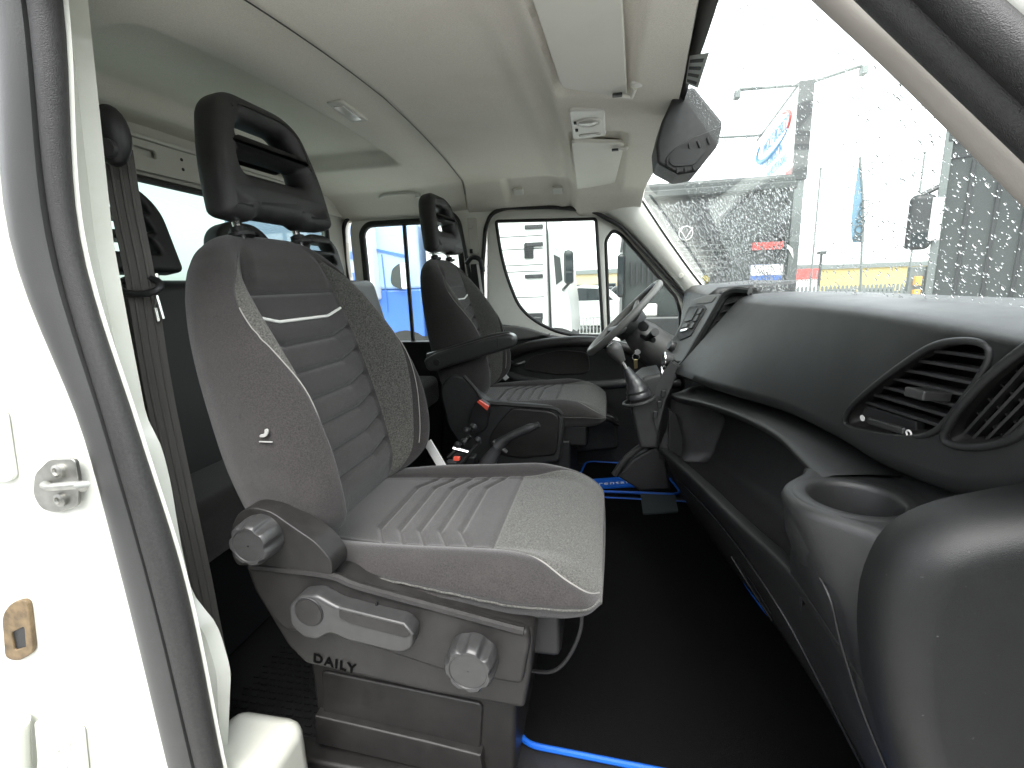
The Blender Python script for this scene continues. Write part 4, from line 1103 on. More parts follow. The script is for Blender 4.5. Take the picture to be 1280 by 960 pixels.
kick = ob("kick_panel", grid([r(lip, 0.030, -0.035), r(lip, 0.026, -0.001), r(lip, 0.022, 0.002), r(lip, 0.005, 0.0015), r(lip, 0.001, -0.001), r(lip, -0.001, -0.005), r(lip, 0.001, -0.016), lip * 0.93 + kik * 0.07 + np.array([0.004, 0, -0.01]), lip * 0.75 + kik * 0.25 + np.array([-0.004, 0, -0.02]), lip * 0.5 + kik * 0.5 + np.array([-0.008, 0, -0.02]), lip * 0.25 + kik * 0.75 + np.array([-0.004, 0, -0.01]), kik]), PLASTIC_DASH, dash, sharp=75)
CC = PY(1068, 622, 0.605)
NYs = np.linspace(0.72, 0.472, 80)
rn, ln = cvy(np.clip(NYs, 0.47, 2), *RIM), cvy(np.clip(NYs, 0.47, 2), *LIP)
rn[:, 1] = NYs; ln[:, 1] = NYs
zp = CC[2] + 0.0004
px_ = rn[:, 0] - (rn[:, 0] - (CC[0] - 0.0745)) * np.exp(-np.abs((NYs - CC[1]) / 0.074) ** 3)
prow = [np.stack([np.full_like(NYs, X), NYs, np.full_like(NYs, zp) + max(0, X - 0.37) * 0.5], 1) for X in np.linspace(0.48, 0.30, 48)]
prow += [np.stack([0.30 * (1 - t) + (px_ + 0.02) * t, NYs, np.full_like(NYs, zp)], 1) for t in np.linspace(0.06, 0.94, 14)]
prow += [np.stack([px_ + d, NYs, np.full_like(NYs, zp - e)], 1) for d, e in ((0.016, 0.0), (0.008, 0.0015), (0.003, 0.005), (0.0, 0.012))]
prow += [np.stack([(px_ * (1 - t) + ln[:, 0] * t - 0.006 * sin(pi * t)), NYs, (zp - 0.012) * (1 - t) + ln[:, 2] * t], 1) for t in np.linspace(0.12, 1, 12)]
pv, pfc = grid(prow)
pfc = [q for q in pfc if not (pv[list(q)].mean(0)[2] > zp - 0.004 and np.hypot(*(pv[list(q)].mean(0)[:2] - CC[:2])) < 0.060)]
ob("corner_panel", (pv, pfc), PLASTIC_DASH, dash, sharp=75)
# inset contour and slot low on the kick panel
def on_kick(y, t, lift=0.0):
    a, b = cvy(np.array([y]), *LIP)[0], cvy(np.array([y]), *KIK)[0]
    p = a * (1 - t) + b * t + np.array([-0.008 * sin(pi * t) - 0.002 - lift, 0, -0.018 * sin(pi * t) * 1.0])
    return p
cont = spline([on_kick(1.34, 0.18), on_kick(1.22, 0.16), on_kick(1.05, 0.16), on_kick(0.92, 0.20), on_kick(0.82, 0.30), on_kick(0.76, 0.48), on_kick(0.73, 0.7), on_kick(0.72, 0.95)], 80)
ob("panel_joint", tube(cont, 0.0022, 6), PLASTIC_BLACK, kick)
sl_ = [on_kick(1.06, 0.36), on_kick(0.98, 0.38), on_kick(0.93, 0.46), on_kick(0.95, 0.52), on_kick(1.04, 0.46)]
ob("panel_slot", prism(np.array(sl_), (0.004, 0, 0)), PLASTIC_BLACK, kick)
ob("slot_edge", tube(spline([on_kick(1.07, 0.37, 0.002), on_kick(1.03, 0.45, 0.002), on_kick(0.95, 0.53, 0.002)], 16), 0.0022, 6), PLASTIC_TRIM, kick)
# light inner end of the tray by the centre stack
ob("tray_end", prism([PY(836, 512, 1.375), PY(845, 518, 1.36), PY(853, 548, 1.345), PY(852, 573, 1.34), PY(836, 563, 1.37)], (0.0, 0.02, 0)), PLASTIC_GREY, tray)
# cup holder
cc = CC
sh = []
for t_, (rr, h, fx) in enumerate([(0.040, -0.075, 0), (0.041, -0.03, 0), (0.0445, -0.006, 0), (0.0462, -0.001, 0), (0.0495, 0.0012, 0), (0.059, 0.0012, 0), (0.0640, -0.0015, 0), (0.0672, -0.009, 0), (0.0685, -0.025, 0), (0.068, -0.050, .003), (0.0645, -0.074, .009), (0.057, -0.096, .018), (0.045, -0.114, .030), (0.026, -0.128, .046), (0.010, -0.134, .058)]):
    sh.append([cc + np.array([fx + 1.05 * rr * cos(a), 1.05 * rr * sin(a) * 0.98, h * 1.1]) for a in np.linspace(0, 2 * pi, 64, endpoint=False)])
cup = ob("cup_holder", loft(sh, True), PLASTIC_DASH, dash, sharp=60)
# end cover facing the open door
eo = XZ([(1082, 735), (1094, 700), (1112, 668), (1140, 648), (1184, 631), (1280, 613), (1700, 540), (1700, 1500), (1240, 1300), (1150, 1060), (1114, 960), (1086, 865), (1078, 790)], 0.475)
eo = spline(rround(eo, 0.02, 6), 160, closed=True)
tg_ = np.roll(eo, -1, 0) - np.roll(eo, 1, 0); tg_ /= np.linalg.norm(tg_, axis=1)[:, None]
nr_ = np.stack([tg_[:, 1], -tg_[:, 0]], 1)
if ((nr_ * (eo.mean(0) - eo)).sum(1)).mean() < 0: nr_ = -nr_
lp_ = [np.stack([eo[:, 0], np.full(160, 0.488), eo[:, 1]], 1)]
for a_ in np.linspace(0, pi / 2, 9):
    q = eo + nr_ * 0.034 * (1 - cos(a_)); lp_.append(np.stack([q[:, 0], np.full(160, 0.475 - 0.045 * sin(a_)), q[:, 1]], 1))
q = eo + nr_ * 0.037; lp_.append(np.stack([q[:, 0], np.full(160, 0.4298), q[:, 1]], 1))
endc = ob("end_cover", loft(lp_), PLASTIC_DASH_SHADED, dash, sharp=60)
ob("end_filler", plateY([(0.48, -0.30), (0.75, -0.26), (0.75, -0.9), (0.50, -0.9)], [], 0.16, 0.01, 0.58), PLASTIC_BLACK, endc)
jt = spline([PY(1004, 690, 0.60), PY(1035, 742, 0.545), PY(1050, 800, 0.53), PY(1075, 880, 0.52), PY(1108, 962, 0.515), PY(1150, 1060, 0.51)], 40)
ob("panel_joint", tube(jt, 0.0016, 6), PLASTIC_BLACK, endc)

ob("bulkhead", box((0.485, 1.37, -0.50), (0.03, 1.86, 0.84)), PLASTIC_BLACK, dash)
# ---- centre stack, radio and central vent
def quadplate(name, px, m, parent, th, bevel=0.003, lift=0.0, dirn=None, rr=0.004):
    pts = np.array([PY(a, b, c) for a, b, c in px])
    n = np.cross(pts[1] - pts[0], pts[-1] - pts[0]); n /= np.linalg.norm(n)
    if n @ pts.mean(0) > 0: n = -n
    pts = rround(pts + n * lift, rr)
    return ob(name, prism(pts, -n * th), m, parent, bevel=bevel), n
def plane3(p, q, r_):
    a, b, c = PY(*p), PY(*q), PY(*r_)
    n = np.cross(b - a, c - a); n /= np.linalg.norm(n)
    return (n if n @ a < 0 else -n), a
def onplane(pl, px, py, lift=0.0): return PN(px, py, pl[0], float(pl[0] @ pl[1])) + pl[0] * lift
def slab(name, pl, px, m, parent, th, lift=0.0, rr=0.004, bevel=0.0015):
    return ob(name, prism(rround(np.array([onplane(pl, a, b, lift) for a, b in px]), rr), -pl[0] * th), m, parent, bevel=bevel)
SP = plane3((866, 376, 1.64), (906, 368, 1.45), (838, 440, 1.58)); sn = SP[0]
STACK_GREY = mat("stack_plastic", (0.13, 0.136, 0.135), 0.45, bump=0.15, bscale=1200)
stack = slab("centre_stack", SP, [(866, 374), (884, 368), (901, 367), (891, 388), (867, 430), (856, 450), (846, 453), (836, 444), (836, 432)], STACK_GREY, dash, 0.05, 0.0, 0.012, 0.004)
rad = slab("radio", SP, [(862, 384), (880, 381), (884, 386), (864, 420), (850, 426), (846, 420)], PLASTIC, stack, 0.008, 0.003, 0.004)
slab("display", SP, [(864, 388), (874, 386), (866, 401), (857, 403)], FRIT, rad, 0.006, 0.0055, 0.002, 0.0005)
for i in range(3):
    slab("button", SP, [(877 - i * 5, 387 + i * 9), (881 - i * 5, 386 + i * 9), (877 - i * 5, 393 + i * 9), (873 - i * 5, 394 + i * 9)], PLASTIC_GREY, rad, 0.006, 0.007, 0.002, 0.0008)
slab("button", SP, [(856, 406), (862, 405), (860, 410), (854, 411)], PLASTIC_GREY, rad, 0.006, 0.007, 0.002, 0.0008)
slab("card_slot", SP, [(853, 413), (862, 411), (860, 414), (852, 416)], CHROME, rad, 0.006, 0.0065, 0.001, 0.0003)
ob("volume_knob", lathe([(0.017, 0), (0.017, 0.012), (0.014, 0.016), (0, 0.016)], onplane(SP, 842, 434, 0.0), sn, 24, cap=False), PLASTIC_GREY, rad)
slab("top_lid", SP, [(870, 376), (884, 372), (896, 371), (890, 378), (872, 380)], PLASTIC_STEER, stack, 0.006, 0.002, 0.003)
VP_ = plane3((908, 370, 1.445), (938, 368, 1.396), (858, 458, 1.43))
vb = slab("central_vent", VP_, [(906, 366), (920, 362), (940, 366), (914, 392), (884, 432), (858, 470), (848, 470), (866, 446), (898, 394)], PLASTIC_BLACK, dash, 0.05, -0.004, 0.004)
ob("vent_arch", tube(spline([onplane(VP_, a, b, 0.002) for a, b in [(846, 464), (860, 448), (880, 414), (895, 388), (906, 371), (920, 364), (938, 365)]], 40), 0.011, 8), FRIT, vb)
for i in range(8):
    t = (i + 0.6) / 8.4
    a = np.array([910, 374.0]) * (1 - t) + np.array([858, 458.0]) * t
    p0 = onplane(VP_, a[0] + 2, a[1] + 1, 0.004); p1 = onplane(VP_, a[0] + 22 - 10 * t, a[1] - 5 + 2 * t, 0.004)
    d = p1 - p0; L_ = np.linalg.norm(d); d /= L_
    ob("slat", box((p0 + p1) / 2, (L_, 0.014, 0.0035), (d, np.cross(d, (0, 0, 1)), (0, 0, 1))), PLASTIC_GREY, vb)
# dark body under and behind: centre and driver's side
ob("stack_body", plateY([(0.36, -0.075), (0.48, -0.06), (0.48, -0.62), (0.30, -0.62), (0.25, -0.42), (0.30, -0.23)], [], 0.24, 0.01, 1.61), PLASTIC, dash)
ob("driver_fascia", plateY([(0.33, -0.06), (0.36, -0.035), (0.60, -0.02), (0.60, -0.60), (0.34, -0.56), (0.31, -0.30)], [], 0.56, 0.02, 2.005), PLASTIC_DASH, dash)
for i, (a, b) in enumerate([(826, 452), (822, 470), (818, 488)]):
    c = PY(a, b, 1.42)
    kn = ob("climate_knob", lathe([(0.020, 0.0), (0.020, 0.018), (0.017, 0.022), (0.0, 0.022)], c + np.array([0.03, 0.02, 0]), (-0.93, -0.25, 0.3), 22, cap=False), PLASTIC, dash)
    ob("knob_ring", tube([c + np.array([0.012, 0.012, 0.004]) + np.array([0.2 * 0.021 * cos(t) * 0, 0.021 * cos(t), 0.021 * sin(t)]) for t in np.linspace(0, 2 * pi, 24, endpoint=False)], 0.0026, 6, closed=True), CHROME, kn)
quadplate("switch_panel", [(838, 452, 1.405), (850, 460, 1.40), (832, 500, 1.40), (822, 540, 1.40), (812, 512, 1.41), (822, 478, 1.41)], PLASTIC, dash, 0.05, 0.004)
for i in range(3):
    ob("switch", box(PY(829 - i * 5, 492 + i * 13, 1.392), (0.012, 0.010, 0.020)), PLASTIC_BLACK, dash, bevel=0.002)
# grey tube imitating the bright highlight along the dark lower console
ob("arch_highlight", tube(spline([PY(768, 593, 1.46), PY(780, 576, 1.45), PY(796, 562, 1.44), (PY(815, 552, 1.42))], 24), 0.010, 10), PLASTIC_GREY, dash)
ob("lower_console", plateY(XZ([(772, 594), (790, 572), (818, 556), (832, 570), (838, 610), (800, 612)], 1.47), [], 0.09, 0.01, 1.50), PLASTIC_BLACK, dash)
ob("gear_console", plateY(XZ([(786, 486), (806, 470), (826, 466), (834, 480), (822, 560), (800, 560), (790, 520)], 1.42), [], 0.16, 0.012, 1.49), PLASTIC, dash)

# ================================================================ CONTROLS
gl = thing("gear_lever", "grey-topped gear lever rising from a folded gaiter in front of the steering wheel", "gear lever", tuple(PY(797, 492, 1.42)))
gp = [PY(799, 496, 1.41), PY(795, 482, 1.41), PY(788, 470, 1.41), PY(783, 460, 1.41)]
gp = spline(gp, 14); gr = np.interp(np.linspace(0, 1, 14), [0, 0.25, 0.6, 1], [0.036, 0.032, 0.020, 0.009]) * (1 + 0.05 * np.sin(np.arange(14) * 2.4))
ob("gaiter", tube(gp, gr, 14), mat("leatherette", (0.03, 0.03, 0.032), 0.28), gl)
ob("gaiter_frame", tube([PY(799, 499, 1.41) + np.array([0.044 * cos(t), 0.044 * sin(t), -0.004 + 0.012 * cos(t)]) for t in np.linspace(0, 2 * pi, 28, endpoint=False)], 0.005, 8, closed=True), PLASTIC, gl)
ob("stem", tube([PY(784, 463, 1.41), PY(775, 448, 1.41)], 0.0065, 10), CHROME, gl)
ax_ = PY(763, 428, 1.41) - PY(779, 453, 1.41); ax_ /= np.linalg.norm(ax_)
gk = ob("knob", lathe([(0.010, 0.0), (0.013, 0.008), (0.019, 0.026), (0.0225, 0.040), (0.0215, 0.052), (0.015, 0.060), (0.012, 0.0605), (0.0, 0.061)], PY(778, 452, 1.41), ax_, 28, cap=False), SHROUD, gl)
ob("shift_plate", lathe([(0.0125, 0.0), (0.0125, 0.0012), (0.0, 0.0016)], PY(778, 452, 1.41) + ax_ * 0.0605, ax_, 24, cap=False), PLASTIC_BLACK, gk)
hb = thing("hand_brake", "black hand brake lever between the seats, grip pointing at the dashboard", "hand brake", tuple(PY(600, 590, 1.33)))
ob("boot", tube(spline([PY(598, 606, 1.33), PY(606, 588, 1.33), PY(614, 572, 1.33), PY(624, 558, 1.33)], 16), np.interp(np.linspace(0, 1, 16), [0, .5, 1], [0.034, 0.026, 0.014]), 12), mat("brake_boot", (0.05, 0.05, 0.052), 0.3), hb)
ob("grip", tube(spline([PY(622, 558, 1.33), PY(632, 549, 1.33), PY(655, 538, 1.33), PY(668, 533, 1.33)], 20), np.interp(np.linspace(0, 1, 20), [0, .15, .3, .9, 1], [0.022, 0.016, 0.013, 0.0135, 0.010]), 14), PLASTIC, hb)
ob("collar", tube([PY(616, 552, 1.325), PY(633, 566, 1.325)], 0.008, 10), PLASTIC_TRIM, hb)
ob("release_button", tube([PY(666, 534, 1.33), PY(674, 530.5, 1.33)], 0.009, 12), PLASTIC_GREY, hb)

sw = thing("steering_wheel", "grey four-spoke steering wheel seen edge-on at the far side of the cab", "steering wheel", (0.06, 1.86, -0.145))
sc = np.array([0.058, 1.86, -0.142]); sa = np.array([0.705, 0, 0.709]); sb_ = np.array([0, 1.0, 0]); sN = np.array([-0.709, 0, 0.705])
SR = 0.176
ob("rim", tube([sc + (sa * cos(t) + sb_ * sin(t)) * SR for t in np.linspace(0, 2 * pi, 72, endpoint=False)], 0.0132, 12, closed=True), PLASTIC_STEER, sw)
hubw = ob("hub", lathe([(0.062, -0.055), (0.068, -0.03), (0.064, -0.012), (0.045, -0.004), (0.0, -0.002)], sc, sN, 28, cap=True), PLASTIC, sw)
for t in (radians(62), radians(118), radians(242), radians(298)):
    d = sa * cos(t) + sb_ * sin(t)
    ob("spoke", tube([sc + d * 0.05 - sN * 0.025, sc + d * 0.11 - sN * 0.014, sc + d * (SR - 0.004)], [0.022, 0.016, 0.012], 10, flat=0.55, up=sN), PLASTIC_STEER, sw)
col_ = thing("steering_column", "grey steering column shroud with stalks and ignition keys behind the wheel", "steering column", (0.18, 1.86, -0.24))
ob("shroud", tube(spline([sc - sN * 0.055, sc - sN * 0.10, sc - sN * 0.18 + np.array([0.01, 0, 0]), sc - sN * 0.26 + np.array([0.03, 0, 0.02])], 16), np.interp(np.linspace(0, 1, 16), [0, .2, .7, 1], [0.050, 0.064, 0.076, 0.085]), 20), SHROUD, col_)
for dy, da in ((-0.06, 0.02), (0.06, 0.02)):
    b0 = sc - sN * 0.085 + np.array([0, dy * 0.8, 0]); b1 = b0 + np.array([0.035, dy * 1.7, -0.005])
    ob("stalk", tube([b0, (b0 + b1) / 2, b1], [0.007, 0.008, 0.010], 10), PLASTIC_BLACK, col_)
ob("ignition", lathe([(0.018, 0), (0.018, 0.012), (0.010, 0.014), (0, 0.014)], PY(805, 408, 1.77), (-0.4, -0.8, 0.1), 18, cap=False), PLASTIC_BLACK, col_)
ob("wiper_stalk", tube([PY(808, 424, 1.74), PY(819, 415, 1.66)], [0.008, 0.014], 12), PLASTIC_BLACK, col_)
ks = thing("ignition_keys", "small bunch of keys hanging from the steering column", "keys", tuple(PY(795, 445, 1.70)))
ob("key_ring", tube([PY(795, 446, 1.70) + np.array([0.012 * cos(t), 0, 0.012 * sin(t)]) for t in np.linspace(0, 2 * pi, 20, endpoint=False)], 0.0018, 6, closed=True), CHROME, ks)
ob("key", plateY(rround(XZ([(792, 449), (797, 449), (797, 460), (793, 461)], 1.70), 0.003), [], 0.006, 0.001, 1.70), mat("brass_key", (0.6, 0.48, 0.25), 0.3, metal=1), ks)
ob("key_head", lathe([(0.010, -0.003), (0.010, 0.003)], PY(797, 440, 1.70), (0, 1, 0), 16), CHROME, ks)

# ================================================================ BELTS
def ribbon(path, width, side, th=0.0025, n=60):
    p = spline(path, n); s = np.asarray(side, float)
    T = np.gradient(p, axis=0); T /= np.linalg.norm(T, axis=1)[:, None]
    S = s - T * (T @ s)[:, None]; S /= np.linalg.norm(S, axis=1)[:, None]
    Nn = np.cross(T, S)
    return loft(np.stack([p + S * width / 2 + Nn * th / 2, p + Nn * th * 0.75, p - S * width / 2 + Nn * th / 2, p - S * width / 2 - Nn * th / 2, p - Nn * th * 0.75, p + S * width / 2 - Nn * th / 2], 1))
sb1 = thing("seat_belt", "grey seat belt running down beside the near door pillar through a black loop", "seat belt", tuple(PY(150, 170, 0.62)))
YB1 = 0.625
wp = [PY(146, 185, YB1), PY(158, 260, YB1), PY(176, 350, YB1), PY(197, 480, YB1), PY(222, 600, YB1), PY(248, 720, YB1), PY(262, 790, YB1), PY(275, 850, YB1)]
ob("webbing", ribbon(wp, 0.037, (0.7, 0.7, 0)), WEBBING, sb1)
for dx in (-0.012, 0.0, 0.012):
    ob("webbing_rib", tube([q + np.array([dx * 0.6 + 0.0018, dx * 0.6 - 0.0018, 0]) for q in spline(wp, 30)], 0.0016, 5), WEBBING, sb1)
anc = ob("shoulder_anchor", ellipsoid(PY(139, 170, 0.60), (0.026, 0.020, 0.040)), PLASTIC_BLACK, sb1)
ob("anchor_bolt", lathe([(0.012, 0), (0.012, 0.008), (0.0, 0.010)], PY(137, 186, 0.578), (0.2, -1, 0), 16, cap=False), PLASTIC, anc)
lp = PY(176, 357, YB1)
ob("guide_loop", tube([lp + np.array([0.036 * cos(t), 0.012 * sin(t) - 0.002, -0.004 * cos(t) + 0.012 * sin(t)]) for t in np.linspace(0, 2 * pi, 32, endpoint=False)], 0.0052, 10, closed=True), PLASTIC_BLACK, sb1)
ob("belt_tongue", tube([PY(196, 370, YB1), PY(204, 398, YB1), PY(198, 402, YB1), PY(194, 385, YB1)], 0.0022, 6, closed=True), CHROME, sb1)
wp2 = [PY(168, 370, 0.66), PY(188, 480, 0.66), PY(214, 600, 0.66), PY(240, 720, 0.66), PY(262, 800, 0.66)]
ob("webbing", ribbon(wp2, 0.036, (0.7, 0.7, 0)), WEBBING, sb1)
sb2 = thing("seat_belt", "dark driver's seat belt hanging from its ring on the far door pillar", "seat belt", tuple(PY(593, 330, 2.26)))
ob("webbing", ribbon([PY(594, 330, 2.26), PY(596, 360, 2.25), PY(600, 395, 2.24), PY(606, 440, 2.22)], 0.045, (1, 0, 0)), PLASTIC_BLACK, sb2)
ob("webbing", ribbon([PY(597, 330, 2.255), PY(604, 380, 2.2), PY(612, 440, 2.14)], 0.012, (1, 0, 0)), BELT_WHITE, sb2)
ob("shoulder_anchor", tube(spline([PY(583, 330, 2.26), PY(590, 322, 2.255), PY(600, 325, 2.255), PY(604, 340, 2.26)], 16), 0.011, 10), PLASTIC_BLACK, sb2)
bk1 = thing("belt_buckle", "driver's belt buckle with red release button by the armrest hinge", "belt buckle", tuple(PY(600, 520, 1.57)))
ob("housing", plateY(rround(XZ([(592, 506), (600, 498), (612, 507), (608, 536), (594, 545), (586, 530)], 1.575), 0.008), [], 0.025, 0.004, 1.585), PLASTIC_BLACK, bk1)
ob("release_button", plateY(rround(XZ([(596, 502), (599, 500), (611, 508), (609, 513)], 1.565), 0.002), [], 0.012, 0.001, 1.568), RED, bk1)
bk2 = thing("belt_buckle", "passenger belt buckle on a white stalk beside the near cushion", "belt buckle", tuple(PY(545, 575, 1.09)))
ob("stalk", ribbon([PY(534, 552, 1.10), PY(542, 565, 1.10), PY(553, 584, 1.10)], 0.022, (1, 0, 0.6), 0.006, 12), BELT_WHITE, bk2)
ob("release_button", box(PY(571, 573, 1.12), (0.016, 0.012, 0.010)), RED, bk2, bevel=0.002)
ob("housing", box(PY(566, 582, 1.12), (0.03, 0.02, 0.03)), PLASTIC_BLACK, bk2, bevel=0.004)
bk3 = thing("belt_stalk", "pale belt stalk behind the far edge of the driver's cushion", "belt stalk", tuple(PY(628, 468, 2.1)))
ob("strap", ribbon([PY(622, 458, 2.10), PY(628, 467, 2.10), PY(634, 474, 2.10)], 0.022, (1, 0, 0.6), 0.006, 12), BELT_WHITE, bk3)
bk3["label"] = "pale belt strap rising behind the far edge of the driver's cushion"
# clutter of seat adjusters between the seats
adj = thing("adjuster_cluster", "chromed levers and black knobs on the floor between the two front seats", "seat levers", tuple(PY(575, 575, 1.40)))
ob("bracket", box(PY(578, 578, 1.42), (0.10, 0.04, 0.06)), PLASTIC_BLACK, adj, bevel=0.01)
for a, b, c, d in ((560, 572, 588, 545), (575, 580, 600, 552), (566, 560, 590, 566), (584, 540, 592, 530)):
    ob("lever", tube([PY(a, b, 1.385), PY(c, d, 1.40)], 0.007, 8), CHROME if a in (560, 566) else PLASTIC, adj)
for a, b in ((583, 538), (592, 534), (580, 552), (597, 550), (572, 556)):
    ob("knob", ellipsoid(PY(a, b, 1.385), (0.011, 0.011, 0.011), 12, 8), PLASTIC, adj)

# ================================================================ ROOF FITTINGS
def visor(name, label, px, zin, zout, group):
    pts = np.array([PZ(a, b, z) for (a, b), z in zip(px, (zin, zout, zout, zin))])
    t = thing(name, label, "sun visor", tuple(pts.mean(0)), group)
    pts = rround(pts, 0.022, 6)
    ob("panel", prism(pts, (0, 0, 0.014)), VISOR, t, bevel=0.004, bseg=3)
    return t
v1 = visor("sun_visor", "near grey sun visor folded up against the headliner, cut by the top of the view", [(702, 110), (655, -30), (775, -60), (784, 124)], 0.418, 0.40, "sun visors")
v2 = visor("sun_visor", "far grey sun visor folded up beyond the cab lamp", [(714, 178), (722, 243), (764, 246), (781, 180)], 0.417, 0.375, "sun visors")
for t, a, b, s in ((v1, 784, 118, 1), (v2, 778, 184, -1)):
    c = PZ(a, b, 0.41)
    ob("pivot", tube([c + np.array([-0.012, 0.0, -0.002]), c + np.array([0.010, 0, -0.006]), c + np.array([0.016, -0.022 * s, 0.004])], 0.0055, 10), LAMP_WHITE, t)
    ob("pivot_notch", box(c + np.array([-0.022, -0.012 * s, -0.003]), (0.022, 0.016, 0.006)), PLASTIC_BLACK, t, bevel=0.002)
    ob("pivot_base", lathe([(0.016, 0), (0.014, 0.006), (0.006, 0.008)], c + np.array([0.020, -0.028 * s, 0.012]), (0, 0, -1), 16), LAMP_WHITE, t)
c = PZ(762, 243, 0.385)
ob("clip", box(c + np.array([0.0, 0.004, 0.0]), (0.016, 0.02, 0.012)), LAMP_WHITE, v2, bevel=0.003)
lz = 0.425
lpz = np.array([PZ(a, b, lz) for a, b in [(711, 139), (756, 138), (758, 170), (716, 176)]])
cl = thing("cab_lamp", "white cab lamp with round lens on the headliner between the two visors", "lamp", tuple(lpz.mean(0)))
ob("housing", prism(rround(lpz, 0.02, 5), (0, 0, 0.03)), LAMP_WHITE, cl, bevel=0.005, bseg=3)
lc_ = PZ(735, 153, lz - 0.001)
ob("lens_rim", tube([lc_ + np.array([0.033 * cos(t), 0.030 * sin(t), 0]) for t in np.linspace(0, 2 * pi, 32, endpoint=False)], 0.004, 8, closed=True), LAMP_WHITE, cl)
ob("lens", ellipsoid(lc_, (0.029, 0.027, 0.008)), LENS, cl)
ob("slot", plate(rround([(-0.034, -0.010), (0.034, -0.010), (0.028, 0.008), (-0.028, 0.008)], 0.008), [], 0.004, 0.001, PZ(737, 168, lz - 0.001), (1, 0, 0), (0, -1, 0)), LENS, cl)
for a, b in ((719, 154), (721, 163)):
    ob("switch", box(PZ(a, b, lz - 0.003), (0.008, 0.012, 0.006)), PLASTIC_BLACK if b > 160 else PLASTIC_GREY, cl, bevel=0.001)
rz = float(head_z(np.array(-0.69), np.array(1.30))) - 0.006
rl_ = thing("rear_lamp", "small rectangular lamp set in the headliner above the near headrest", "lamp", tuple(PZ(435, 142, rz)))
rp = np.array([PZ(a, b, rz) for a, b in [(407, 129), (427, 127), (461, 152), (440, 154)]])
ob("housing", prism(rround(rp, 0.01), (0, 0, 0.03)), TRIM_LIGHT, rl_, bevel=0.003)
rp2 = np.array([PZ(a, b, rz - 0.002) for a, b in [(416, 134), (429, 133), (453, 150), (440, 152)]])
ob("lens", prism(rround(rp2, 0.008), (0, 0, 0.006)), LENS, rl_, bevel=0.0015)
gh = thing("grab_handle", "pale grab handle on the headliner above the rear side window", "grab handle", tuple(PY(497, 245, 2.2)))
ob("grip", tube(spline([PY(474, 247, 2.20), PY(480, 243, 2.17), PY(500, 241, 2.165), PY(518, 241, 2.17), PY(526, 244, 2.20)], 30), 0.010, 10), TRIM_LIGHT, gh)
for a in (476, 524):
    ob("end_cap", box(PY(a, 244, 2.195), (0.03, 0.03, 0.02)), TRIM_LIGHT, gh, bevel=0.005)
for k, a in enumerate((648, 697)):
    t = thing("coat_clip", ["pale square cover at the rear end of the recess above the driver's door", "pale square cover at the front end of the recess above the driver's door"][k], "cover cap", tuple(PY(a, 244, 2.22)), "handle covers above the driver's door")
    cz = float(head_z(np.array(PY(a, 244, 2.22)[0]), np.array(2.22)))
    ob("cap", box((PY(a, 244, 2.22)[0], 2.222, cz - 0.004), (0.045, 0.035, 0.016), ((1, 0, 0), (0, 0.8, -0.6), (0, 0.6, 0.8))), LAMP_WHITE, t, bevel=0.004)
mh = thing("camera_housing", "black angular sensor housing hanging at the top centre of the windscreen", "sensor housing", tuple(PY(860, 165, 1.30)))
mo = [PY(a, b, 1.27) for a, b in [(846, 111), (868, 108), (904, 152), (894, 186), (872, 214), (848, 218), (822, 204), (820, 180), (827, 152)]]
ob("shell", prism(rround(np.array(mo), 0.006), (0.0, 0.13, 0.0)), PLASTIC, mh, bevel=0.008, bseg=3)
lo = [PY(a, b, 1.266) for a, b in [(903, 157), (896, 184), (873, 212), (849, 216), (833, 208), (832, 197), (845, 184), (866, 172)]]
lw = ob("lower_cover", prism(rround(np.array(lo), 0.006), (0, 0.01, 0)), PLASTIC_TRIM, mh, bevel=0.003)
rc = [PY(a, b, 1.263) for a, b in [(884, 186), (868, 206), (842, 208), (836, 202), (838, 194), (852, 186)]]
ob("recess", prism(rround(np.array(rc), 0.01), (0, 0.004, 0)), PLASTIC_BLACK, lw)
for a, b, c, d in ((861, 179, 863, 187), (872, 176, 875, 184), (884, 172, 887, 180), (846, 210, 847, 216), (856, 209, 857, 215), (866, 208, 868, 213)):
    ob("cooling_slot", tube([PY(a, b, 1.264), PY(c, d, 1.264)], 0.0025, 6), PLASTIC_BLACK, lw)
D_INK = mat("label_ink", (0.02, 0.02, 0.02), 0.6)
def on_glass(px, py, lift=0.002):
    d = ray(px, py); lo, hi = 0.1, 4.0
    for _ in range(60):
        m_ = (lo + hi) / 2; p = d * m_
        if p[0] < ws(p[1], p[2]) : lo = m_
        else: hi = m_
    return d * lo - d / np.linalg.norm(d) * lift
sc0 = on_glass(881, 350)
st_ = tag(ob("windscreen_sticker", lathe([(0.017, 0), (0.017, 0.001)], sc0, (-0.82, 0, -0.57), 20), mat("yellow_sticker", (0.8, 0.62, 0.05), 0.6), loc=tuple(sc0)), "round yellow sticker low on the far corner of the windscreen", "sticker")
lbq = [on_glass(a, b, 0.003) for a, b in [(862, 70), (886, 66), (872, 110), (857, 104)]]
lbl = thing("windscreen_label", "white barred label on the windscreen just above the sensor housing", "label", tuple(np.mean(lbq, 0)))
ob("paper", prism(np.array(lbq), (0.001, 0, 0.0006)), mat("label_paper", (0.42, 0.44, 0.42), 0.6), lbl)
for i in range(4):
    t0, t1 = 0.12 + i * 0.23, 0.22 + i * 0.23
    f_ = lambda t, e: (lbq[0] * (1 - t) + lbq[3] * t) * (1 - e) + (lbq[1] * (1 - t) + lbq[2] * t) * e - np.array([0.001, 0, 0.0008])
    ob("printed_bar", prism(np.array([f_(t0, 0.1), f_(t0, 0.85), f_(t1, 0.85), f_(t1, 0.1)]), (0.0004, 0, 0.0002)), D_INK, lbl)

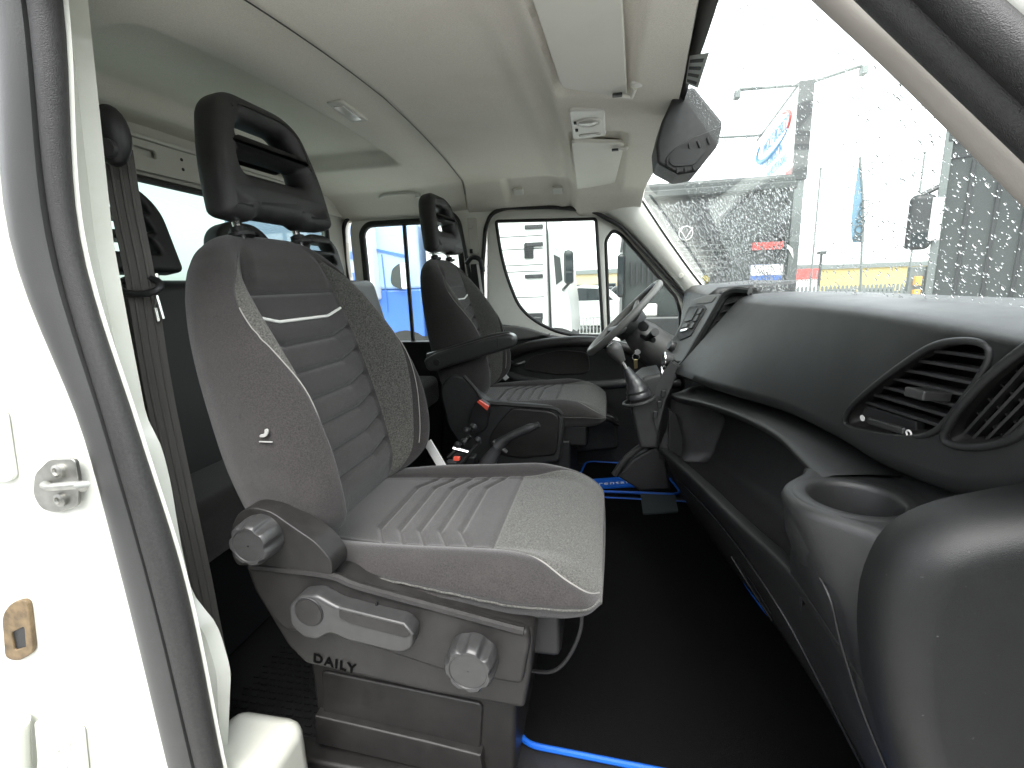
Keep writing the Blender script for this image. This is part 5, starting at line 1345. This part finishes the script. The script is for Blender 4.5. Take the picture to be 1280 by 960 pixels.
# ================================================================ FLOOR MATS
def floor_mat(name, label, outl, z, extra=None):
    o = np.array([(x, y, z) for x, y in outl])
    t = thing(name, label, "floor mat", (float(o[:, 0].mean()), float(o[:, 1].mean()), z), "floor mats with blue binding")
    rr = rround(o, 0.05, 8)
    ob("carpet", prism(rr, (0, 0, 0.008)), CARPET, t)
    ob("blue_edging", tube(rr + np.array([0, 0, 0.006]), 0.0058, 8, closed=True), BLUE, t)
    return t
pm0, pm1 = PZ(640, 927, FLOOR + 0.01), PZ(800, 962, FLOOR + 0.01)
m1 = floor_mat("floor_mat", "large black carpet mat edged in blue in front of the near seat", [(pm0[0] + 0.005, pm0[1]), (0.50, pm0[1] - 0.03), (0.475, 1.0), (0.414, 1.20), (0.390, 1.35), (0.40, 1.55), (0.34, 1.86), (-0.16, 1.86)], FLOOR + 0.004)
m2 = floor_mat("floor_mat", "driver's black mat with a blue lettered band along its near edge", [(-0.14, 1.90), (0.30, 1.91), (0.24, 2.22), (-0.10, 2.24)], FLOOR + 0.012)
bb = [PZ(a, b, FLOOR + 0.03) for a, b in [(736, 599), (800, 594), (805, 598), (798, 607), (742, 610)]]
bd = ob("blue_band", prism(rround(np.array(bb), 0.01), (0, 0, -0.006)), BLUE, m2)
tA = PZ(748, 606.5, FLOOR + 0.031); tB = PZ(792, 603.5, FLOOR + 0.031)
ob("band_lettering", text("rental", 0.045, tA, tB - tA, (0, 1, 0), 0.0005, spacing=1.2), WHITE_PRINT, bd)
hp_ = [PZ(a, b, FLOOR + 0.018) for a, b in [(800, 612), (842, 611), (848, 639), (804, 642)]]
ob("heel_pad", prism(rround(np.array(hp_), 0.01), (0, 0, -0.006)), mat("heel_pad_rubber", (0.035, 0.042, 0.045), 0.6, bump=0.3, bscale=300), m1)
# ================================================================ OUTSIDE THE GLASS
sed_none = None
W_PAINT = mat("truck_white", (0.50, 0.51, 0.50), 0.35, dirt=(0.5, 0.5, 0.48, 0.5), dscale=1.5)
D_GREY = mat("truck_grey", (0.022, 0.027, 0.026), 0.45, dirt=(0.045, 0.05, 0.048, 0.5), dscale=1.2)
M_GREY = mat("panel_grey", (0.025, 0.030, 0.029), 0.5, dirt=(0.042, 0.047, 0.045, 0.5), dscale=1.5)
D_BLACK = mat("truck_black", (0.015, 0.016, 0.017), 0.4)
T_GLASS = mat("truck_glass", (0.02, 0.025, 0.027), 0.06, spec=0.8)
T_BLUE = mat("truck_blue", (0.05, 0.13, 0.40), 0.3, coat=0.4)
T_SKY = mat("truck_pale_blue", (0.26, 0.36, 0.54), 0.35)
YELLOW = mat("yellow_render", (0.42, 0.33, 0.13), 0.85, var=0.08, vscale=2)
CREAM = mat("cream_render", (0.40, 0.33, 0.20), 0.85, var=0.08, vscale=2)
SIGN_W = mat("sign_white", (0.74, 0.76, 0.76), 0.4)
S_BLUE = mat("sign_blue", (0.03, 0.22, 0.45), 0.5)
S_RED = mat("sign_red", (0.50, 0.06, 0.05), 0.5)
STEEL = mat("galvanised_steel", (0.13, 0.145, 0.14), 0.5, metal=0.3)
TYRE = mat("tyre_rubber", (0.018, 0.018, 0.018), 0.8)

def wheel(parent, c, r, w, axis):
    t = ob("wheel", lathe([(r * 0.6, -w / 2), (r * 0.96, -w / 2), (r, -w / 3), (r, w / 3), (r * 0.96, w / 2), (r * 0.6, w / 2)], c, axis, 28), TYRE, parent)
    ob("rim", lathe([(r * 0.58, 0), (r * 0.55, w * 0.53), (r * 0.2, w * 0.50), (r * 0.18, w * 0.6), (0, w * 0.6)], c, axis, 20, cap=False), STEEL, t)
def truck_mirror(parent, c, m=None, up=0.34, w=0.11, d=0.16):
    h = ob("mirror", box(c, (w, d, up * 2)), m or D_BLACK, parent, bevel=0.04, bseg=3)
    ob("mirror_glass", box(np.array(c) + (0, -d / 2 - 0.003, 0.10), (w * 0.75, 0.004, up * 1.1)), T_GLASS, h)
    ob("wide_glass", box(np.array(c) + (0, -d / 2 - 0.003, -up * 0.62), (w * 0.7, 0.004, up * 0.45)), T_GLASS, h)
    return h

# ---- dark grey truck facing the van
tk = thing("grey_truck", "dark grey truck facing the van, seen through the far half of the wet windscreen", "truck", (1.45, 9.0, GROUND))
Yf = 8.0
x0, x1 = 0.22, 2.66
zt = 1.42
ob("cab", box(((x0 + x1) / 2, Yf + 1.05, (zt - 1.0) / 2), (x1 - x0, 2.0, zt + 1.0)), D_GREY, tk, bevel=0.06, bseg=3)
ob("windscreen", box(((x0 + x1) / 2, Yf - 0.005, 0.86), (2.20, 0.02, 0.62)), D_BLACK, tk, bevel=0.004)
ob("visor", box(((x0 + x1) / 2, Yf - 0.10, 1.22), (2.3, 0.28, 0.10)), M_GREY, tk, bevel=0.02)
for i in range(6):
    ob("grille_bar", box((1.30, Yf - 0.03, 0.46 - i * 0.085), (0.92, 0.07, 0.035)), M_GREY, tk, bevel=0.012)
ob("grille_frame", box((1.30, Yf - 0.005, 0.22), (1.02, 0.03, 0.62)), D_BLACK, tk, bevel=0.01)
ob("emblem", tube([(1.15 + 0.10 * cos(t), Yf - 0.03, 0.66 + 0.10 * sin(t)) for t in np.linspace(0, 2 * pi, 24, endpoint=False)], 0.012, 6, closed=True), CHROME, tk)
ob("emblem_stroke", tube([(1.05, Yf - 0.035, 0.74), (1.15, Yf - 0.035, 0.58), (1.25, Yf - 0.035, 0.74)], 0.014, 6), CHROME, tk)
for i in range(6):
    ob("side_louvre", box((0.36 + i * 0.085, Yf - 0.005, 0.10), (0.028, 0.03, 0.36)), D_BLACK, tk)
ob("bumper", box(((x0 + x1) / 2, Yf - 0.06, -0.78), (2.5, 0.30, 0.42)), D_BLACK, tk, bevel=0.05)
for s in (0.55, 2.33):
    ob("headlight", box((s, Yf - 0.05, -0.48), (0.42, 0.12, 0.20)), LENS, tk, bevel=0.03)
ob("red_panel", box((2.32, Yf - 0.005, 0.42), (0.42, 0.03, 0.11)), S_RED, tk)
ob("white_stripe", prism([(2.40, Yf - 0.02, 0.60), (2.47, Yf - 0.02, 0.60), (2.68, Yf - 0.02, 0.22), (2.66, Yf - 0.02, 0.36)], (0, 0.01, 0)), WHITE_PRINT, tk)
bp_ = ob("number_panel", box((2.30, Yf - 0.09, -0.13), (0.44, 0.03, 0.56)), T_BLUE, tk, bevel=0.008)
ob("panel_head", box((2.30, Yf - 0.108, 0.07), (0.44, 0.01, 0.15)), WHITE_PRINT, bp_)
for s in (x0 + 0.25, x1 - 0.25): wheel(tk, (s, Yf + 1.2, GROUND + 0.5), 0.5, 0.34, (-1 if s < 1 else 1, 0, 0))
truck_mirror(tk, PY(776, 345, Yf - 0.1), up=0.33)
ob("mirror_arm", tube([PY(776, 315, Yf - 0.05), (x0 + 0.05, Yf + 0.1, 0.85)], 0.02, 8), D_BLACK, tk)

# ---- dark container truck close on the right
rt = thing("container_truck", "dark ribbed truck body at the right behind the wet glass, mirror on its left", "truck", (4.4, 7.2, GROUND))
K0 = np.array([3.36, 6.0, 0.0]); kb_ = np.array([0.50, 0.866, 0]); kw = np.array([0.866, -0.50, 0])     # its flank runs along the line of sight
def kbox(name, a0, a1, b0, b1, z0, z1, m, par=None, bev=0.0):
    c = K0 + kw * (a0 + a1) / 2 + kb_ * (b0 + b1) / 2 + np.array([0, 0, (z0 + z1) / 2])
    return ob(name, box(c, (a1 - a0, b1 - b0, z1 - z0), (kw, kb_, (0, 0, 1))), m, par or rt, bevel=bev)
kbox("body", 0, 2.5, 0, 3.0, -0.72, 1.36, M_GREY, None, 0.03)
for i in range(10):
    kbox("body_rib", 0.20 + i * 0.21, 0.232 + i * 0.21, -0.02, 0.0, -0.45, 1.05, D_BLACK, None, 0.004)
kbox("cross_band", 0.02, 2.5, -0.012, 0.0, 1.08, 1.13, D_BLACK)
kbox("side_post", 1.02, 1.10, -0.05, 0.0, -0.58, 1.24, D_GREY, None, 0.01)
kbox("corner_post", -0.03, 0.04, -0.05, 0.10, -0.80, 1.36, STEEL, None, 0.012)
kbox("top_rail", 0, 2.5, -0.06, 0.0, 1.24, 1.36, D_GREY, None, 0.012)
kbox("bottom_rail", 0, 2.5, -0.08, 0.0, -0.72, -0.58, M_GREY, None, 0.012)
kbox("bumper", 0, 2.5, -0.10, 0.05, -1.15, -0.90, D_BLACK, None, 0.02)
for s in (0.35, 2.1): wheel(rt, K0 + kw * s + kb_ * 0.7 + np.array([0, 0, GROUND + 0.5]), 0.5, 0.34, tuple(-kw))
mc = PY(1150, 278, 6.0)
mh_ = ob("mirror", box(mc, (0.22, 0.14, 0.56)), D_BLACK, rt, bevel=0.06, bseg=3)
ob("mirror_back", box(mc + np.array([0.10, -0.075, 0.02]), (0.10, 0.012, 0.42)), WHITE_PRINT, mh_)
ob("mirror_glass", box(mc + np.array([-0.03, -0.073, -0.18]), (0.14, 0.006, 0.14)), T_GLASS, mh_)
ob("mirror_arm", tube([mc + np.array([-0.02, 0, 0.27]), mc + np.array([0.16, 0, 0.36]), np.array([3.38, 6.0, 0.98])], 0.028, 8), D_BLACK, rt)
AMBER = mat("amber_lens", (0.75, 0.38, 0.08), 0.3)
for z in (-0.12, -0.26): ob("marker_lamp", box((3.24, 5.98, z), (0.06, 0.06, 0.10)), AMBER, rt, bevel=0.01)
ob("lamp_bracket", box((3.26, 6.03, -0.28), (0.18, 0.06, 0.62)), STEEL, rt, bevel=0.01)

# ---- box sign on its post with four lamp arms
sg = thing("box_sign", "white illuminated-type box sign with blue lettering on a post behind the dark truck", "sign", (3.4, 10.0, GROUND))
sg["label"] = "white box sign with blue lettering and lamp arms, on a post above the dark truck"
sA = np.array([3.235, 10.0, 0]); sB = np.array([3.58, 13.8, 0])
sd = (sB - sA) / np.linalg.norm(sB - sA); sn_ = np.array([-sd[1], sd[0], 0])
zb, zt_ = 1.68, 3.22
def sbox(name, s0, s1, z0, z1, t0, t1, m, par, bev=0.0):
    return ob(name, box(sA + sd * (s0 + s1) / 2 - sn_ * (t0 + t1) / 2 + np.array([0, 0, (z0 + z1) / 2]), (s1 - s0, t1 - t0, z1 - z0), (sd, -sn_, (0, 0, 1))), m, par, bevel=bev)
sbox("cabinet", 0, 3.8, zb, zt_, 0.0, 0.20, SIGN_W, sg, 0.01)
sbox("edge_frame", -0.03, 0.0, zb - 0.03, zt_ + 0.03, -0.02, 0.22, D_BLACK, sg)
sbox("face_frame", 0.0, 3.8, zt_, zt_ + 0.04, -0.02, 0.22, STEEL, sg)
sbox("face_frame", 0.0, 3.8, zb - 0.04, zb, -0.02, 0.22, STEEL, sg)
tdir = -sd
def stext(s, size, sfar, z, m, sh=0.25):
    ob("lettering", text(s, size, sA + sd * sfar + sn_ * 0.006 + np.array([0, 0, z]), tdir, (0, 0, 1), 0.003, shear=sh), m, sg)
stext("WOLF BOSCO", 0.36, 2.95, zb + 1.02, S_BLUE)
stext("SPEZIALIST IN", 0.25, 2.55, zb + 0.66, S_BLUE)
stext("FAHRZEUGBAU", 0.25, 2.30, zb + 0.40, S_BLUE)
stext("24 h", 0.20, 1.0, zb + 0.05, S_RED)
sbox("red_field", 0.08, 0.55, zb + 0.07, zb + 0.20, -0.008, 0.0, S_RED, sg)
arc = [sA + sd * (2.0 + 1.55 * cos(t)) + sn_ * 0.008 + np.array([0, 0, zb + 1.14 + 0.31 * sin(t)]) for t in np.linspace(-2.6, 0.55, 40)]
ob("logo_arc", tube(arc, np.interp(np.linspace(0, 1, 40), [0, .5, 1], [0.01, 0.06, 0.02]), 6), S_BLUE, sg)
arc = [sA + sd * (2.0 + 1.55 * cos(t)) + sn_ * 0.008 + np.array([0, 0, zb + 1.14 + 0.31 * sin(t)]) for t in np.linspace(2.2, 3.6, 24)]
ob("logo_arc", tube(arc, 0.03, 6), S_RED, sg)
ob("post", box(sA + sd * 0.12 - sn_ * 0.10 + np.array([0, 0, (zb + GROUND) / 2]), (0.22, 0.20, zb - GROUND), (sd, -sn_, (0, 0, 1))), STEEL, sg, bevel=0.01)
for s, dz in ((0.15, 0.02), (3.3, 0.02)):
    b0 = sA + sd * s + np.array([0, 0, zt_ + dz])
    for k in (1, -1):
        e_ = b0 + sn_ * (0.95 * k) + np.array([0, 0, 0.12 - 0.06 * k])
        ob("lamp_arm", tube([b0 - sn_ * 0.1, e_], 0.032, 8), STEEL, sg)
        ob("lamp_head", box(e_ + np.array([0, 0, -0.09]) + sn_ * 0.03 * k, (0.10, 0.16, 0.14)), STEEL, sg, bevel=0.02)

# ---- flag, flag poles and street lamp
fg = thing("beach_flag", "pale blue tall feather flag with dark lettering on a thin pole", "flag", tuple(PY(1084, 352, 14)))
fp = [PY(1075, 196, 14), PY(1079, 250, 14), PY(1084, 330, 14)]
fb = fp[-1].copy(); fb[2] = GROUND
ob("pole", tube([fb, fp[1], fp[0]], 0.03, 8), STEEL, fg)
fe = spline([fp[0], PY(1067, 250, 14), PY(1064, 285, 14), PY(1066, 303, 14)], 16); fq = spline([fp[0], PY(1080, 250, 14), PY(1081, 290, 14), PY(1081, 303, 14)], 16)
ob("cloth", loft(np.stack([fe, fq, fq + (0, 0.02, 0), fe + (0, 0.02, 0)], 1)), mat("flag_cloth", (0.10, 0.19, 0.26), 0.8), fg)
ob("lettering", text("BOSCO", 0.30, PY(1076, 303, 13.97), (0.12, 0, 1), (-1, 0, 0.12), 0.004, shear=0.1), D_GREY, fg)
for k, (a, b, Yp) in enumerate(((1026, 212, 18), (1156, 192, 18))):
    p = PY(a, b, Yp)
    t = thing("flag_pole", ["thin bare flagpole between the box sign and the feather flag", "thin bare flagpole behind the mirror of the dark ribbed truck"][k], "flagpole", (p[0], p[1], GROUND), "bare flagpoles in the yard")
    ob("pole", tube([(p[0], p[1], GROUND), p], 0.032, 8), STEEL, t)
    ob("finial", ellipsoid(p + np.array([0, 0, 0.03]), (0.05, 0.05, 0.05), 10, 6), STEEL, t)
p = PY(1027, 316, 24)
t = thing("street_lamp", "short street lamp post above the red fascia in the distance", "street lamp", (p[0], p[1], GROUND))
ob("post", tube([(p[0], p[1], GROUND), p], 0.06, 8), D_GREY, t)
ob("lamp_head", box(p, (0.3, 0.3, 0.14)), D_GREY, t, bevel=0.03)

# ---- palisade fence and buildings to the front
fn = thing("palisade_fence", "green-grey palisade fence of pointed pales in front of the yellow building", "fence", (8, 16, GROUND))
fx0 = PY(960, 370, 16)[0]; fx1 = PY(1200, 370, 16)[0]
fz = PY(1080, 355, 16)[2]
nP = 46
me_p = None
for i in range(nP):
    x = fx0 + (fx1 - fx0) * (i + 0.5) / nP
    if me_p is None:
        pp = [(-0.035, GROUND), (0.035, GROUND), (0.035, fz - 0.06), (0.0, fz), (-0.035, fz - 0.06)]
        pobj = ob("pale", prism([(x + a, 16, b) for a, b in pp], (0, 0.02, 0)), STEEL, fn); me_p = pobj; xp = x
    else:
        c = me_p.copy(); c.location.x += x - xp; COL.objects.link(c)
for z in (fz - 0.25, GROUND + 0.3):
    ob("rail", box(((fx0 + fx1) / 2, 16.04, z), (fx1 - fx0, 0.04, 0.06)), STEEL, fn)

def building(name, label, px, Y, depth, m, cat="building", roof=0.25):
    a, b = PY(*px[0], Y), PY(*px[1], Y)
    x0_, x1_, zt2 = a[0], b[0], (a[2] + b[2]) / 2
    t = thing(name, label, cat, ((x0_ + x1_) / 2, Y + depth / 2, GROUND))
    w = ob("wall", box(((x0_ + x1_) / 2, Y + depth / 2, (zt2 + GROUND) / 2), (x1_ - x0_, depth, zt2 - GROUND)), m, t)
    ob("roof_edge", box(((x0_ + x1_) / 2, Y + depth / 2, zt2 + roof / 2), (x1_ - x0_ + 0.3, depth + 0.3, roof)), STEEL, w)
    return t, x0_, x1_, zt2
hall, hx0, hx1, hz = building("yellow_hall", "long yellow flat-roofed hall beyond the palisade fence", [(985, 338), (1330, 326)], 32, 14, YELLOW)
for i in range(7):
    xx = hx0 + (hx1 - hx0) * (i + 0.5) / 7
    wf = ob("window", box((xx, 31.97, hz - 1.6), (1.5, 0.10, 0.9)), STEEL, hall)
    ob("pane", box((xx, 31.91, hz - 1.6), (1.3, 0.04, 0.7)), T_GLASS, wf)
shop, q0, q1, qz = building("red_fascia_shop", "low white building with a red fascia beside the post of the box sign", [(960, 339), (1024, 337)], 27, 8, SIGN_W)
ob("fascia", box(((q0 + q1) / 2, 26.9, qz - 0.2), (q1 - q0, 0.2, 0.5)), S_RED, shop)

# ---- what the driver's window shows
wt = thing("white_truck", "white truck with black hinges and a big mirror, seen through the driver's window", "truck", (-1.6, 8.0, GROUND))
Yw = 7.0
wx0, wx1 = PY(534, 350, Yw)[0], PY(684, 345, Yw)[0]
ob("body", box(((wx0 + wx1) / 2, Yw + 1.3, 0.05), (wx1 - wx0, 2.6, 2.3)), W_PAINT, wt, bevel=0.02)
ob("roof_fairing", box(((wx0 + wx1) / 2, Yw + 1.3, 1.40), (wx1 - wx0 - 0.3, 2.2, 0.4)), W_PAINT, wt, bevel=0.08, bseg=3)
for b in (283, 305, 345, 395):
    c = PY(676, b, Yw - 0.02)
    ob("hinge", box(c + np.array([-0.10, 0, 0]), (0.26, 0.04, 0.055 if b < 390 else 0.09)), D_BLACK, wt, bevel=0.008)
lg = ob("louvre_panel", box(PY(661, 314, Yw - 0.02), (0.13, 0.03, 0.20)), M_GREY, wt)
for i in range(6):
    ob("louvre", box(PY(661, 307.5 + i * 2.6, Yw - 0.045), (0.12, 0.02, 0.012)), D_BLACK, lg)
for b in (296, 312, 332, 340, 372):
    ob("panel_joint", box(((wx0 + wx1) / 2, Yw - 0.003, PY(640, b, Yw)[2]), (wx1 - wx0 - 0.1, 0.006, 0.010)), M_GREY, wt)
ob("door_edge", tube([PY(683, 276, Yw - 0.02), PY(688, 412, Yw - 0.02)], 0.010, 6), D_BLACK, wt)
ob("under_tray", box(PY(664, 402, Yw + 0.1), (0.36, 0.3, 0.16)), D_BLACK, wt, bevel=0.02)
cabw = [PY(684, 285, Yw + 0.1), PY(692, 292, Yw + 0.1), PY(706, 318, Yw + 0.1), PY(708, 350, Yw + 0.1), PY(712, 378, Yw + 0.1), PY(716, 425, Yw + 0.1), PY(690, 425, Yw + 0.1)]
ob("cab", prism(np.array(cabw), (0, 2.2, 0)), W_PAINT, wt, bevel=0.03)
sw_ = [PY(692, 318, Yw + 0.09), PY(700, 322, Yw + 0.09), PY(703, 350, Yw + 0.09), PY(695, 356, Yw + 0.09)]
ob("side_window", prism(np.array(sw_), (0, 0.01, 0)), M_GREY, wt)
mc2 = PY(711, 334, Yw - 0.1)
mm = ob("mirror", box(mc2, (0.13, 0.16, 0.46)), M_GREY, wt, bevel=0.05, bseg=3)
ob("mirror_glass", box(mc2 + np.array([0.01, -0.082, 0.06]), (0.09, 0.006, 0.22)), T_GLASS, mm)
ob("wide_glass", box(mc2 + np.array([0.01, -0.082, -0.14]), (0.09, 0.006, 0.12)), T_GLASS, mm)
ob("mirror_arm", tube([mc2 + np.array([0, 0, 0.22]), PY(697, 311, Yw), PY(694, 305, Yw + 0.1)], 0.02, 8), W_PAINT, wt)
ob("mirror_arm", tube([mc2 + np.array([0, 0, -0.22]), PY(706, 360, Yw - 0.05), PY(704, 362, Yw + 0.1)], 0.02, 8), D_BLACK, wt)
for s in (wx0 + 0.6, wx1 + 0.1): wheel(wt, (s, Yw + 0.25, GROUND + 0.48), 0.48, 0.32, (0, -1, 0))

yb, y0_, y1_, yz = building("yellow_house", "pale yellow office block with small windows beyond the white truck", [(690, 345), (840, 338)], 30, 10, CREAM)
for i, (a, b) in enumerate(((723, 362), (744, 362), (765, 360), (786, 360))):
    p = PY(a, b, 29.96)
    wf = ob("window", box(p, (0.34 if i < 1 else 0.5, 0.10, 0.62)), STEEL, yb)
    ob("pane", box(p + np.array([0, -0.06, 0]), (0.26 if i < 1 else 0.4, 0.03, 0.5)), T_GLASS, wf)
ct = thing("grey_container", "grey steel container in front of the pale yellow office block", "container", tuple(PY(740, 385, 22)))
ob("shell", box(PY(742, 381, 22) + np.array([0, 1.2, 0]), (1.7, 2.4, 1.5)), M_GREY, ct, bevel=0.02)
for i in range(8):
    ob("corrugation", box(PY(742, 381, 22) + np.array([-0.75 + i * 0.21, -0.01, 0]), (0.09, 0.05, 1.35)), M_GREY, ct)
def car(name, label, c, L_, m, flip=1):
    t = thing(name, label, "car", tuple(c), "cars parked by the office block")
    prof = [(-0.5, 0.25), (-0.5, 0.75), (-0.42, 0.92), (-0.30, 0.98), (-0.20, 1.38), (-0.02, 1.46), (0.16, 1.42), (0.28, 1.00), (0.46, 0.84), (0.5, 0.6), (0.5, 0.25)]
    b = ob("body", prism([(c[0] + a * L_ * flip, c[1], c[2] + z) for a, z in prof], (0, 1.7, 0)), m, t, bevel=0.05)
    g = [(-0.25, 1.02), (-0.17, 1.34), (-0.02, 1.40), (0.13, 1.36), (0.22, 1.02)]
    ob("side_window", prism([(c[0] + a * L_ * flip, c[1] - 0.01, c[2] + z) for a, z in g], (0, 0.02, 0)), T_GLASS, t)
    for s in (-0.31, 0.31): wheel(t, (c[0] + s * L_, c[1] + 0.06, c[2] + 0.32), 0.32, 0.2, (0, -1, 0))
for k, (a, Yc, m, lab) in enumerate(((728, 15.0, W_PAINT, "white car parked behind the mesh railing by the white truck"), (800, 17.0, M_GREY, "grey car parked beyond the steering wheel rim"))):
    p = PY(a, 380, Yc); car("parked_car", lab, np.array([p[0], Yc, GROUND]), 4.2, m)
rf_ = thing("mesh_railing", "white metal railing with thin bars in front of the parked white car", "railing", (0.5, 10.5, GROUND))
rx0, rx1 = PY(716, 400, 10.5)[0], PY(764, 400, 10.5)[0]
rz1 = PY(735, 397, 10.5)[2]
b0 = None
for i in range(12):
    x = rx0 + (rx1 - rx0) * i / 11
    if b0 is None: b0 = ob("bar", tube([(x, 10.5, GROUND), (x, 10.5, rz1)], 0.013, 6), W_PAINT, rf_); xb = x
    else:
        c = b0.copy(); c.location.x += x - xb; COL.objects.link(c)
for z in (rz1, rz1 - 0.35): ob("rail", tube([(rx0, 10.5, z), (rx1, 10.5, z)], 0.016, 6), W_PAINT, rf_)

# ---- what the rear side window shows: the blue truck and the pale trailer behind it
bt_ = thing("blue_truck", "blue and white truck cab outside the rear side window", "truck", (-3.3, 7.6, GROUND))
Yb = 7.0
bx = lambda a: PY(a, 330, Yb)[0]
bzz = lambda b, a=480: PY(a, b, Yb)[2]
ob("cab", box(((bx(466) + bx(524)) / 2, Yb + 1.0, (bzz(281) + bzz(362)) / 2), (bx(524) - bx(466), 2.0, bzz(281) - bzz(362))), T_SKY, bt_, bevel=0.05, bseg=3)
ob("lower_cab", box(((bx(466) + bx(524)) / 2, Yb + 1.0, (bzz(362) + GROUND + 0.6) / 2), (bx(524) - bx(466), 1.98, bzz(362) - GROUND - 0.6)), T_BLUE, bt_, bevel=0.04, bseg=3)
ob("blue_stripe", prism([PY(466, 310, Yb - 0.02), PY(505, 318, Yb - 0.02), PY(505, 322, Yb - 0.02), PY(468, 313, Yb - 0.02)], (0, 0.01, 0)), T_BLUE, bt_)
ob("side_window", prism(rround(np.array([PY(488, 350, Yb - 0.06), PY(490, 336, Yb - 0.06), PY(499, 329, Yb - 0.06), PY(504, 331, Yb - 0.06), PY(504, 363, Yb - 0.06), PY(490, 357, Yb - 0.06)]), 0.05), (0, 0.01, 0)), M_GREY, bt_)
ob("mirror", box(PY(506, 345, Yb - 0.25), (0.10, 0.12, 0.38)), W_PAINT, bt_, bevel=0.03)
ob("air_deflector", box(((bx(464) + bx(473)) / 2, Yb - 0.05, bzz(325)), (bx(473) - bx(464), 0.3, bzz(276) - bzz(376))), W_PAINT, bt_, bevel=0.03)
ob("exhaust_stack", tube([PY(462, 285, Yb + 0.1), PY(467, 375, Yb + 0.1)], 0.07, 10), T_BLUE, bt_)
ob("door_joint", tube([PY(477, 318, Yb - 0.02), PY(482, 365, Yb - 0.02), PY(484, 390, Yb - 0.02)], 0.008, 6), T_BLUE, bt_)
ob("step", box(((bx(470) + bx(525)) / 2, Yb - 0.05, GROUND + 0.45), (bx(525) - bx(470), 0.3, 0.25)), SIGN_W, bt_, bevel=0.03)
wheel(bt_, (bx(500), Yb + 0.15, GROUND + 0.48), 0.48, 0.32, (0, -1, 0))
tl = thing("blue_trailer", "pale blue trailer front at the left edge of the rear side window", "trailer", (-5.2, 8.6, GROUND))
ob("body", box((bx(448) - 1.3, Yb + 1.8, 0.1), (2.6 + 2 * (bx(458) - bx(448)), 2.5, 2.4)), T_SKY, tl, bevel=0.03)
for b in (318, 345, 362):
    ob("blue_band", box((bx(448) - 1.2, Yb + 0.54, PY(455, b, Yb + 0.5)[2]), (2.6, 0.02, 0.12)), T_BLUE, tl)
